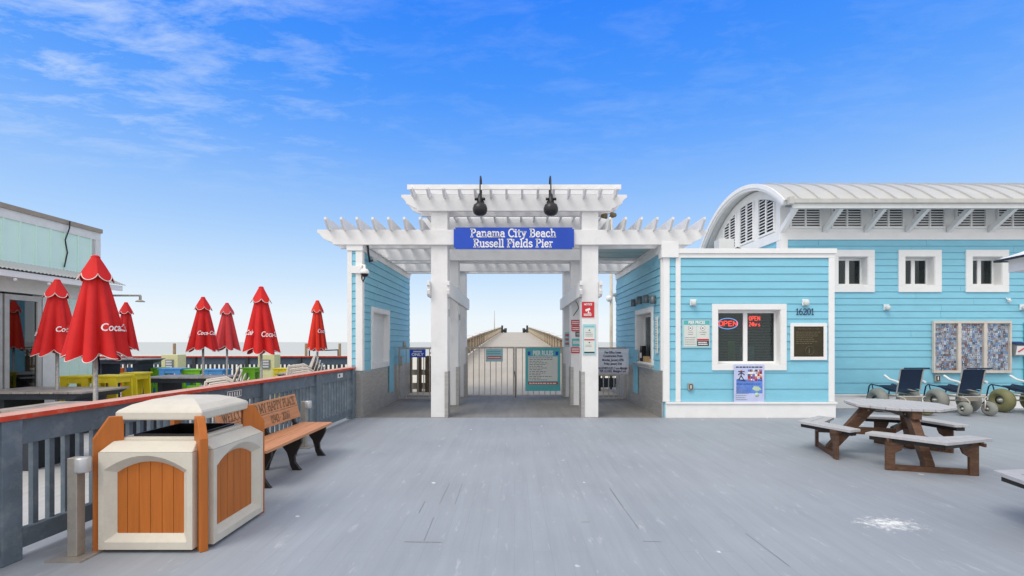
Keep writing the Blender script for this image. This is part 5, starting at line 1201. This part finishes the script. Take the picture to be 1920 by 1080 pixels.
# ------------------------------------------------------------------ beach wheelchairs (facing +y, the wall)
def balloon(mb, c, r_, w, m=0):
    p = []
    for i in range(13):
        a = math.pi * i / 12; p.append((r_ - w * .5 + w * .5 * math.sin(a) * 1.0, -w * .5 * math.cos(a)))
    mb.lathe([(r_ * .35, -w * .28)] + [(max(q[0], r_ * .35), q[1]) for q in p] + [(r_ * .35, w * .28)], c, 'x', 28, m)
def wheelchair(loc, label, tyre_big, tyre_small, turned=False):
    t_ = thing('beach_wheelchair', label, 'wheelchair', (0, 0, 0), group='balloon tyred beach wheelchairs by the wall')
    for s in (-1, 1):
        mb = MB(); balloon(mb, (s * .36, .62, .27), .27, .24); w_ = mb.build('wheel', tyre_big, t_)
        mb = MB(); mb.lathe([(0, -.09), (.035, -.09), (.04, -.06), (.095, -.05), (.10, .05), (.04, .06), (.035, .09), (0, .09)], (s * .36, .62, .27), 'x', 18); mb.build('hub', CHROME, w_)
        mb = MB()
        if turned and s > 0:
            mb.M = Matrix.Translation(Vector((s * .27, 0, 0))) @ Matrix.Rotation(R(60), 4, 'Z'); cc = (0, .04, .155)
        else: cc = (s * .27, .04, .155)
        balloon(mb, cc, .155, .16); w_ = mb.build('caster', tyre_small, t_)
        m2 = MB(M=mb.M); m2.lathe([(0, -.07), (.025, -.07), (.03, -.04), (.06, -.035), (.06, .035), (.03, .04), (.025, .07), (0, .07)], cc, 'x', 14); m2.build('hub', CHROME, w_)
        mb = MB(); mb.tube([(s * .17, .04, .155), (s * .17, .03, .3), (s * .2, .08, .37), (s * .27, .12, .40)], .014, 8); mb.build('caster_fork', CHROME, t_)
    mb = MB()
    mb.tube([(-.3, .13, .40), (.3, .13, .40)], .018, 8); mb.tube([(-.24, .14, .40), (-.24, 1.0, .42)], .015, 8); mb.tube([(.24, .14, .40), (.24, 1.0, .42)], .015, 8)
    mb.tube([(-.36, .62, .27), (.36, .62, .27)], .018, 8)
    for s in (-1, 1):
        mb.tube([(s * .25, .24, .40), (s * .25, .12, .95), (s * .25, .1, 1.0), (s * .25, -.02, 1.03)], .014, 8)
        mb.tube([(s * .24, .62, .27), (s * .24, .62, .42)], .014, 8)
    mb.build('frame', CHROME, t_)
    mb = MB()
    for s in (-1, 1):
        mb.tube([(s * .25, .22, .52), (s * .25, .75, .58), (s * .25, .98, .60), (s * .25, 1.04, .55), (s * .25, 1.12, .2), (s * .25, 1.2, .12)], .014, 8)
        mb.tube([(s * .25, .95, .6), (s * .25, .9, .42)], .012, 8)
    mb.tube([(-.25, 1.12, .2), (.25, 1.12, .2)], .012, 8); mb.tube([(-.27, -.02, 1.03), (.27, -.02, 1.03)], .014, 8)
    mb.build('seat_tubes', FRAMEBLUE, t_)
    mb = MB(); n = 6; vs = []
    for i in range(n + 1):
        y = .24 + .5 * i / n; z = .50 + .10 * (i / n) - .04 * math.sin(math.pi * i / n); vs += [(-.24, y, z), (.24, y, z), (.24, y, z - .012), (-.24, y, z - .012)]
    fs = [f for i in range(n) for f in ((4 * i, 4 * i + 1, 4 * i + 5, 4 * i + 4), (4 * i + 3, 4 * i + 7, 4 * i + 6, 4 * i + 2), (4 * i, 4 * i + 4, 4 * i + 7, 4 * i + 3), (4 * i + 1, 4 * i + 2, 4 * i + 6, 4 * i + 5))] + [(3, 2, 1, 0), (4 * n, 4 * n + 1, 4 * n + 2, 4 * n + 3)]
    mb.add(vs, fs); mb.build('seat', NAVYCLOTH, t_)
    mb = MB(); vs = []
    for i in range(n + 1):
        z = .56 + .44 * i / n; y = .205 - .2 * (z - .56) ; s_ = .012 * math.sin(math.pi * i / n); vs += [(-.255, y - .012 + s_, z), (.255, y - .012 + s_, z), (.255, y + s_, z), (-.255, y + s_, z)]
    mb.add(vs, [tuple(f) for f in fs]); mb.build('backrest', NAVYCLOTH, t_)
    for s in (-1, 1):
        mb = MB(); mb.tube([(s * .3, .12, .72), (s * .3, .35, .76), (s * .3, .5, .84)], .024, 8); mb.build('armrest', SIGNWHITE, t_)
    mb = MB(); mb.box(-.2, .2, .2, .3, .3, .4); mb.build('axle_box', mat('worn_tan_box', (.36, .32, .26), .6), t_)
    t_.location = loc; return t_
wheelchair((9.98, 10.32, 0), 'grey tyred beach wheelchair with navy sling, middle one by the photo board', TYRE, TYRE)
wheelchair((8.70, 10.40, 0), 'beach wheelchair with black navy back partly hidden behind the picnic table', TYRE, TYREOLIVE, True)
wheelchair((11.45, 10.30, 0), 'olive tyred beach wheelchair cut by the right edge of the photo', TYREOLIVE, TYRE)

# ------------------------------------------------------------------ left cafe building
BX = -9.3; CYE = 10.76
o = (BX, CYE, 0)
cf = thing('cafe_building', 'mint green board and batten cafe with tin awning and glass door at left', 'building', o)
Mc = frame((BX, 2.0, 0), 90); Lc = CYE - 2.0
mb = MB(o, Mc); mb.box(0, Lc - .12, .001, .2, 3.05, 3.86); u = .1
while u < Lc - .2: mb.box(u, u + .035, -.018, 0, 3.05, 3.86); u += .30
mb.build('parapet_wall', MINT, cf)
mb = MB(o); mb.box(BX - 6, BX - .001, CYE - .2, CYE - .001, 0, 3.98); mb.build('end_wall', STUCCO, cf)
mb = MB(o, Mc); mb.box(0, Lc, -.02, .2, 3.861, 4.03); mb.box(Lc - .119, Lc, -.02, .1, 2.9, 3.86); mb.build('fascia', STUCCO, cf)
mb = MB(o, Mc); mb.box(0, Lc + .02, -.05, .25, 4.031, 4.12); mb.build('coping', TAN, cf)
# corrugated awning
mb = MB(o, Mc); vs, fs = [], []; nn = 360
for i in range(nn + 1):
    u = (Lc + .15) * i / nn; dz = .014 * math.sin(u * 2 * math.pi / .075)
    vs += [(u, -.001, 3.08 + dz), (u, -.46, 2.89 + dz), (u, -.46, 2.885 + dz), (u, -.001, 3.075 + dz)]
for i in range(nn): b0 = 4 * i; fs += [(b0, b0 + 1, b0 + 5, b0 + 4), (b0 + 2, b0 + 3, b0 + 7, b0 + 6), (b0 + 1, b0 + 2, b0 + 6, b0 + 5)]
mb.add(vs, [f[::-1] for f in fs]); mb.build('tin_awning', METALROOF, cf)
mb = MB(o, Mc); mb.box(0, Lc + .1, -.43, -.39, 2.75, 2.86); mb.box(0, Lc + .08, -.389, 0, 2.78, 2.80); mb.build('awning_beam', TRIM, cf)
for k in range(5):
    mb = MB(o, Mc); mb.lathe([(0, .03), (.025, .02), (.03, -.01), (0, -.035)], (Lc - .5 - k * .62 - 1.1, -.41, 2.71), 'z', 10); mb.build('awning_bulb', SIGNWHITE, cf)
zd = 2.45
du0, du1 = kx(0, 1) * 0, 0
dY = [7.6, 8.02, 9.02, 9.10]    # door positions along y
dh = [(5.96, 7.46, 0.02, 2.52)]
mb = MB(o, Mc); backing(mb, 0, Lc - .001, 0, 3.04, dh, d=.2); mb.build('wall', STUCCO, cf)
for a, c in ((6.0, 6.70), (6.74, 7.42)):
    mb = MB(o, Mc); f = .08; mb.box(a, a + f, -.02, .05, .03, 2.48); mb.box(c - f, c, -.02, .05, .03, 2.48); mb.box(a + f, c - f, -.02, .05, 2.38, 2.48); mb.box(a + f, c - f, -.02, .05, .03, .25); dr = mb.build('glass_door', GUTTER, cf, bevel=.003)
    mb = MB(o, Mc); mb.box(a + f, c - f, .01, .016, .25, 2.38); mb.build('pane', GLASSDOOR, dr)
mb = MB(o, Mc); mb.box(4.6, 7.7, .8, .85, 0, 2.7); mb.box(4.6, 7.7, .25, .8, 2.6, 2.7); mb.box(7.65, 7.7, .25, .8, 0, 2.6); mb.build('dark_room', DARK, cf)
mb = MB(o, Mc); mb.box(7.75, 8.55, -.02, -.0, 0, 2.5); 
for k in range(4): mb.box(7.78 + k * .22, 7.80 + k * .22, -.035, -.021, 0, 2.5)
mb.build('mint_panel', MINT, cf)
mb = MB(o, Mc); mb.tube([(3.2, -.03, 0), (3.2, -.03, 0)], .01) if False else None
mb = MB(o); c0 = P(128, 412, 9.9); xq = BX + .03; ptsq = [(xq + .05, 9.95, 4.1), (xq + .06, 9.93, 3.95), (xq, 9.9, 3.7), (xq, 9.95, 3.45), (xq, 9.88, 3.14)]
mb.tube(ptsq, .012, 6); mb.build('cable', BLACK, cf)
# lamp arm
q = P(205, 555, 10.8); e = P(263, 554, 10.8); o2 = q
al = thing('arm_lamp', 'grey pipe arm lamp reaching out from the corner of the cafe awning', 'lamp', q)
mb = MB(q); mb.tube([(BX, 10.7, q[2]), (e[0], 10.8, e[2])], .022, 8); mb.tube([e, (e[0], 10.8, e[2] - .10)], .026, 8); mb.build('arm', GALV, al)
mb = MB(q); mb.lathe([(0, 0), (.03, 0), (.09, -.03), (.09, -.045), (0, -.045)], (e[0], 10.8, e[2] - .10), 'z', 14); mb.build('lamp_head', GALV, al)

# ------------------------------------------------------------------ closed umbrellas
def ur(t, th, ph, nf=8):  # fold factor
    return .70 + .30 * abs(math.cos(nf / 2 * (th + ph))) ** .8
def umbrella(loc, label, rb, cloth, ph, zb=1.37, zt=2.68, text=(), seed=0, lean=0):
    rng = random.Random(seed)
    t_ = thing('closed_umbrella', label, 'umbrella', (0, 0, 0), group='closed red patio umbrellas')
    mb = MB(); mb.lathe([(.028, 0.0), (.024, zt - .03), (0, zt - .03)], (0, 0, 0), 'z', 12); mb.build('pole', POLE, t_)
    mb = MB(); mb.lathe([(.0, 0), (.26, 0), (.26, .05), (.05, .08), (.05, .2), (0, .2)], (0, 0, 0), 'z', 20); mb.build('base', CHAR, t_)
    H = zt - zb; n, k = 96, 18
    amp = [rng.uniform(.7, 1.15) for _ in range(9)]; dr_ = [rng.uniform(-.08, .08) for _ in range(9)]
    def rad(f, th):   # f 0 top .. 1 hem
        base = (.05 + (rb - .05) * (f ** .95)) * (1 + .05 * math.sin(th * 2 + seed * 1.7) * f)
        fld = abs(math.cos(3.5 * (th + ph) + .5 * math.sin(th + seed) * f)) ** .8
        a_ = amp[int(((th + ph) % (2 * math.pi)) / (math.pi / 4)) % 8]
        return base * (1 - (.10 + .48 * f) * (1 - fld)) * (1 + (a_ - 1) * .5 * f * fld)
    def hemz(th): return zb + .10 * (1 - abs(math.cos(3.5 * (th + ph) + .5 * math.sin(th + seed))) ** 1.2) + .03 * math.sin(2 * th + seed)
    vs = []
    for i in range(k + 1):
        f = i / k
        for j in range(n):
            th = 2 * math.pi * j / n; z = zt - .12 - (zt - .12 - hemz(th)) * f; r_ = rad(.10 + .9 * f, th); vs.append((r_ * math.cos(th), r_ * math.sin(th), z))
    fs = [(i * n + j, (i + 1) * n + j, (i + 1) * n + (j + 1) % n, i * n + (j + 1) % n) for i in range(k) for j in range(n)]
    mb = MB(); mb.add(vs, fs, 0, True)
    # inner skin, so the underside reads
    vi = []
    for i in (k, k - 6):
        for j in range(n): x, y, z = vs[i * n + j]; vi.append((x * .93, y * .93, z + .002))
    mb.add(vi, [(j, n + j, n + (j + 1) % n, (j + 1) % n)[::-1] for j in range(n)], 0, True)
    can = mb.build('canopy', cloth, t_)
    hem = [Vector(vs[k * n + j]) for j in range(n)]
    mb = MB(); mb.tube([tuple(h) for h in hem], .0055, 5, closed=True); mb.build('piping', PIPING, can)
    # vent cap
    cap = []; kk = 6; rc = .205 * (rb / .42) ** .5
    for i in range(kk + 1):
        f = i / kk
        for j in range(n):
            th = 2 * math.pi * j / n; fld = abs(math.cos(3 * (th + ph))) ** .6; r_ = (.045 + (rc - .045) * f) * (1 - .12 * f * (1 - fld)); cap.append((r_ * math.cos(th), r_ * math.sin(th), zt - .27 * f - .06 * f * (fld - .6) * 1.5))
    mb = MB(); mb.add(cap, [(i * n + j, (i + 1) * n + j, (i + 1) * n + (j + 1) % n, i * n + (j + 1) % n) for i in range(kk) for j in range(n)], 0, True)
    mb.lathe([(.0, .03), (.03, .028), (.05, .005), (.045, -.01)], (0, 0, zt), 'z', 14, 0); vc = mb.build('vent_cap', cloth, t_)
    mb = MB(); mb.tube([cap[kk * n + j] for j in range(n)], .005, 5, closed=True); mb.build('piping', PIPING, vc)
    for (ta, f0) in text:    # ta: angle of text centre, lettering wrapped on the cloth
        def warp(x, y):
            f = f0 - y / H; r0 = .05 + (rb - .05) * (f ** .85); th = ta + x / r0 * 1.0; r_ = max(rad(.10 + .9 * f, th + q_) for q_ in (-.32, -.24, -.16, -.08, 0, .08, .16, .24, .32)) + .008
            z = zt - .12 - (zt - .12 - hemz(ta)) * f
            return (r_ * math.cos(th), r_ * math.sin(th), z)
        mb = MB(); txt(mb, 'Coca-Cola', .165, (0, 0, 0), 0, shear=.45, warp=warp, bold=.002, sx=.62); mb.build('script', SIGNWHITE, can)
    t_.location = loc; return t_
A90 = -math.pi / 2
umbrella((-5.37, 6.15, 0), 'largest closed red umbrella, nearest to the railing with the thickest folds', .355, CLOTH, .2, text=((A90 + 1.62, .72), (A90 - 1.9, .7)), seed=1)
umbrella((-8.1, 8.5, 0), 'closed red umbrella standing through the plank table by the glass door', .35, CLOTH, .45, text=((A90 + 1.45, .70), (A90 - 1.2, .72)), seed=2)
umbrella((-10.85, 13.4, 0), 'distant closed red umbrella half hidden behind the largest one', .3, CLOTH, .1, seed=3)
umbrella((-7.66, 11.8, 0), 'darker closed red umbrella overlapping a faded one behind it', .38, CLOTH, .33, text=((A90 + .9, .68), (A90 - 1.3, .7)), seed=4)
umbrella((-8.15, 13.6, 0), 'faded pinkish closed umbrella just behind the darker one', .36, CLOTHFADE, .0, seed=5)
umbrella((-5.07, 9.6, 0), 'closed red umbrella standing alone in the middle with two white scripts', .36, CLOTH, .55, text=((A90 - .85, .68), (A90 + 1.25, .68)), seed=6)
umbrella((-5.26, 12.8, 0), 'bright slim closed red umbrella nearest to the thin blue wall', .27, CLOTHBRIGHT, .25, text=((A90 + 1.5, .6),), seed=7)

# ------------------------------------------------------------------ patio tables
def patio_table(loc, label, w=1.9, dpt=1.0, h=.76, rz=0):
    t_ = thing('patio_table', label, 'table', (0, 0, 0), group='dark plank patio tables'); n = 8
    mb = MB()
    for i in range(n): mb.box(-w / 2 + w * i / n, -w / 2 + w * (i + 1) / n - .022, -dpt / 2, dpt / 2, h - .03, h)
    mb.build('tabletop', PATIOTOP, t_, bevel=.003)
    mb = MB(); mb.prism([(-w / 2 + .03, h - .031), (w / 2 - .03, h - .031), (w / 2 - .2, h - .13), (-w / 2 + .2, h - .13)], 'y', -dpt / 2 + .04, dpt / 2 - .04); mb.build('apron', CHAR, t_)
    for s in (-1, 1): mb = MB(); mb.box(s * w * .3 - .05, s * w * .3 + .05, -dpt * .35, dpt * .35, 0, h - .13); mb.build('leg', CHAR, t_)
    t_.location = loc; t_.rotation_euler = (0, 0, rz); return t_
tb = patio_table((-8.15, 8.5, 0), 'long dark plank table by the glass door with an umbrella through it')
for loc, lb_ in (((-5.5, 6.3, 0), 'dark plank table just behind the railing under the largest umbrella'), ((-7.9, 11.8, 0), 'dark plank table under the darker of the overlapping umbrellas'),
                 ((-5.1, 9.7, 0), 'dark plank table under the umbrella standing alone in the middle'), ((-5.4, 13.2, 0), 'dark plank table under the slim umbrella near the blue wall')): dup(tb, loc, 0, lb_)
patio_table((-11.0, 13.6, 0), 'tall dark bar table behind the yellow stools', 1.6, .9, 1.13)
# coloured stools: top slab, apron, slanted legs with a keyhole gap
def stool(loc, label, m, w=.62, dpt=.42, h=.76):
    t_ = thing('stool', label, 'stool', (0, 0, 0), group='brightly coloured plank stools')
    mb = MB(); mb.box(-w / 2, w / 2, -dpt / 2, dpt / 2, h - .035, h); mb.build('seat', m, t_, bevel=.005)
    mb = MB(); mb.box(-w / 2 + .05, w / 2 - .05, -dpt / 2 + .02, dpt / 2 - .02, h - .14, h - .036); mb.build('apron', m, t_); mb = MB(); mb.box(-w / 2 + .06, w / 2 - .06, -dpt / 2 + .05, -dpt / 2 + .08, .28, .36); mb.build('stretcher', m, t_)
    for s in (-1, 1):
        for q in (-1, 1):
            mb = MB(); x0 = s * (w / 2 - .04); y0 = q * (dpt / 2 - .03)
            mb.prism([(x0, h - .036), (x0 - s * .15, h - .036), (x0 - s * .07, 0), (x0 + s * .03, 0)], 'y', y0 - .018, y0 + .018); mb.build('leg', m, t_)
    t_.location = loc; return t_
def st(px, py, Y, label, m, w=.62): stool((kx(px, Y), Y, 0), label, m, w=w, h=EYE - (py - HY) * Y / F)
st(156, 704, 9.35, 'yellow stool, wide one left of the largest umbrella pole', YEL, .62)
st(211, 703, 9.3, 'yellow stool just right of the largest umbrella pole', YEL, .54)
st(256, 698, 10.0, 'narrow yellow stool beside the tall blue stool', YEL, .36)
st(265, 689, 13.9, 'tall blue stool behind the narrow yellow stool', BLU, .68)
st(298, 689, 14.0, 'green stool between two blue stools', GRN, .36)
st(327, 690, 13.7, 'blue stool below the cream louvred pillar at left', BLU, .66)
st(366, 692, 13.8, 'green stool behind the plank table of the overlapping umbrellas', GRN, .6)
st(407, 692, 13.8, 'blue stool just left of the stacked cream chairs', BLU, .62)
st(472, 689, 14.2, 'green stool right of the stacked cream chairs', GRN, .45)
st(532, 690, 14.3, 'yellow and distant stool in front of the red capped fence', YEL, .5)
st(207, 690, 14.6, 'orange stool behind the yellow stools', ORG, .62)
st(547, 691, 14.9, 'small orange stool beside the distant yellow one', ORG, .3)
# stacked resin chairs
def resin_chair(loc, rz, label, group, h=1.0):
    t_ = thing('resin_chair', label, 'chair', (0, 0, 0), group=group)
    n, k = 12, 6; vs = []
    for j in range(k + 1):
        v_ = j / k
        for i in range(n + 1):
            a = -1 + 2 * i / n; x = a * (.26 - .05 * v_ * v_); top = .46 + (.46 * v_) * (1 - .30 * abs(a) ** 3); vs.append((x, .14 + .12 * v_ + .06 * (1 - a * a), top))
    f = [(j * (n + 1) + i, j * (n + 1) + i + 1, (j + 1) * (n + 1) + i + 1, (j + 1) * (n + 1) + i) for j in range(k) for i in range(n)]
    mb = MB(); mb.add(vs, f, 0, True); q = mb.build('backrest', RESIN, t_); sm = q.modifiers.new('thick', 'SOLIDIFY'); sm.thickness = .014
    mb = MB(); mb.box(-.25, .25, -.28, .2, .42, .445); mb.build('seat', RESIN, t_, bevel=.008)
    for s in (-1, 1):
        mb = MB(); mb.tube([(s * .27, -.28, 0), (s * .26, -.25, .42), (s * .28, -.22, .64), (s * .28, .1, .68), (s * .25, .2, .62)], .02, 8); mb.build('armrest', RESIN, t_)
        mb = MB(); mb.tube([(s * .26, .3, 0), (s * .22, .16, .43)], .022, 8); mb.build('leg', RESIN, t_)
    t_.location = loc; t_.rotation_euler = (0, 0, rz); return t_
base = kx(447, 9.3)
r0 = resin_chair((base - .05, 9.1, 0), R(-60), 'cream resin chair, bottom of the low stack beside the middle umbrella', 'low stack of cream chairs')
for i, lb_ in enumerate(('cream resin chair, second from the bottom of the low stack', 'cream resin chair, third from the bottom of the low stack', 'cream resin chair, top of the low stack')):
    dup(r0, (base - .05 - .07 * (i + 1), 9.1 + .02 * i, .075 * (i + 1)), R(-60), lb_)
b2 = kx(588, 10.4)
names = ['bottom chair', 'second chair up', 'third chair up', 'fourth chair up', 'fifth chair up', 'sixth chair up', 'top chair']
r1_ = dup(r0, (b2, 10.4, 0), R(-62), 'cream resin chair, bottom chair of the tall stack near the blue wall'); r1_['group'] = 'tall stack of cream chairs'
for i in range(1, 7):
    q = dup(r1_, (b2 - .055 * i, 10.4 + .012 * i, .07 * i), R(-62), 'cream resin chair, %s of the tall stack near the blue wall' % names[i])
# fence at the far side of the patio
FY = 17.0; o = (-10.5, FY, 0)
fn = thing('patio_fence', 'dark slate fence with a red cap closing the far side of the patio', 'fence', o)
mb = MB(o); mb.box(-17, -3.65, FY - .09, FY + .09, 1.06, 1.10); mb.build('cap_rail', RED, fn)
mb = MB(o); mb.box(-17, -3.65, FY - .02, FY + .02, .80, 1.059); mb.box(-17, -3.65, FY - .02, FY + .02, .08, .22); mb.build('rail', mat('slate_paint', (.06, .09, .13), .6), fn)
x = -16.9; k = 0
while x < -3.7:
    if k % 12 == 0: mb = MB(o); mb.box(x - .06, x + .06, FY - .07, FY - .021, 0, 1.059); mb.build('post', CHAR, fn)
    elif k < 99: mb = MB(o); mb.box(x - .036, x + .036, FY - .019, FY + .019, .22, .80); mb.build('baluster', CHAR, fn)
    x += .155; k += 1
for px, lb_ in ((326, 'cream pillar with grey louvre standing in the patio fence, left one'), (505, 'cream pillar with grey louvre standing in the patio fence, right one')):
    Y = 15.9; x = kx(px, Y); t_ = thing('cream_pillar', lb_, 'pillar', (x, Y, 0), group='cream louvred pillars')
    mb = MB((x, Y, 0)); mb.box(x - .27, x + .27, Y - .2, Y + .2, 0, 1.18); mb.build('body', CREAM, t_, bevel=.01)
    mb = MB((x, Y, 0)); mb.box(x - .12, x + .13, Y - .23, Y - .201, .72, 1.02); l_ = mb.build('louvre', INKGREY, t_)
    mb = MB((x, Y, 0))
    for k in range(3): mb.box(x - .09, x + .10, Y - .245, Y - .231, .76 + k * .085, .815 + k * .085)
    mb.build('slats', SOFFIT, l_)
# beach net and poles beyond
for px, lb_ in ((327, 'weathered pole beyond the patio fence at left'), (574, 'weathered pole at the left end of the beach net'), (637, 'weathered pole at the right end of the beach net')):
    Y = 22; x = kx(px, Y); mb = MB((x, Y, -3.6)); mb.lathe([(.07, 0), (.06, kz(644, Y) + 3.6), (0, kz(644, Y) + 3.6)], (x, Y, -3.6), 'z', 10); tag(mb.build('beach_pole', WOOD), lb_, 'pole', 'weathered poles on the beach')
Y = 22.2; mb = MB((kx(606, Y), Y, -3.6)); xa, xb = kx(580, Y), kx(634, Y)
mb.tube([(xa, Y, kz(656, Y)), ((xa + xb) / 2, Y, kz(657, Y)), (xb, Y, kz(656, Y))], .03, 6); mb.tube([(xa, Y, kz(656, Y)), (xa, Y, -3.6)], .03, 6); mb.tube([(xb, Y, kz(656, Y)), (xb, Y, -3.6)], .03, 6); mb.tube([(xa, Y, .55), (xb, Y, .55)], .012, 6)
tag(mb.build('beach_net', NAVYCLOTH), 'thin blue net line between two poles beyond the patio', 'net')
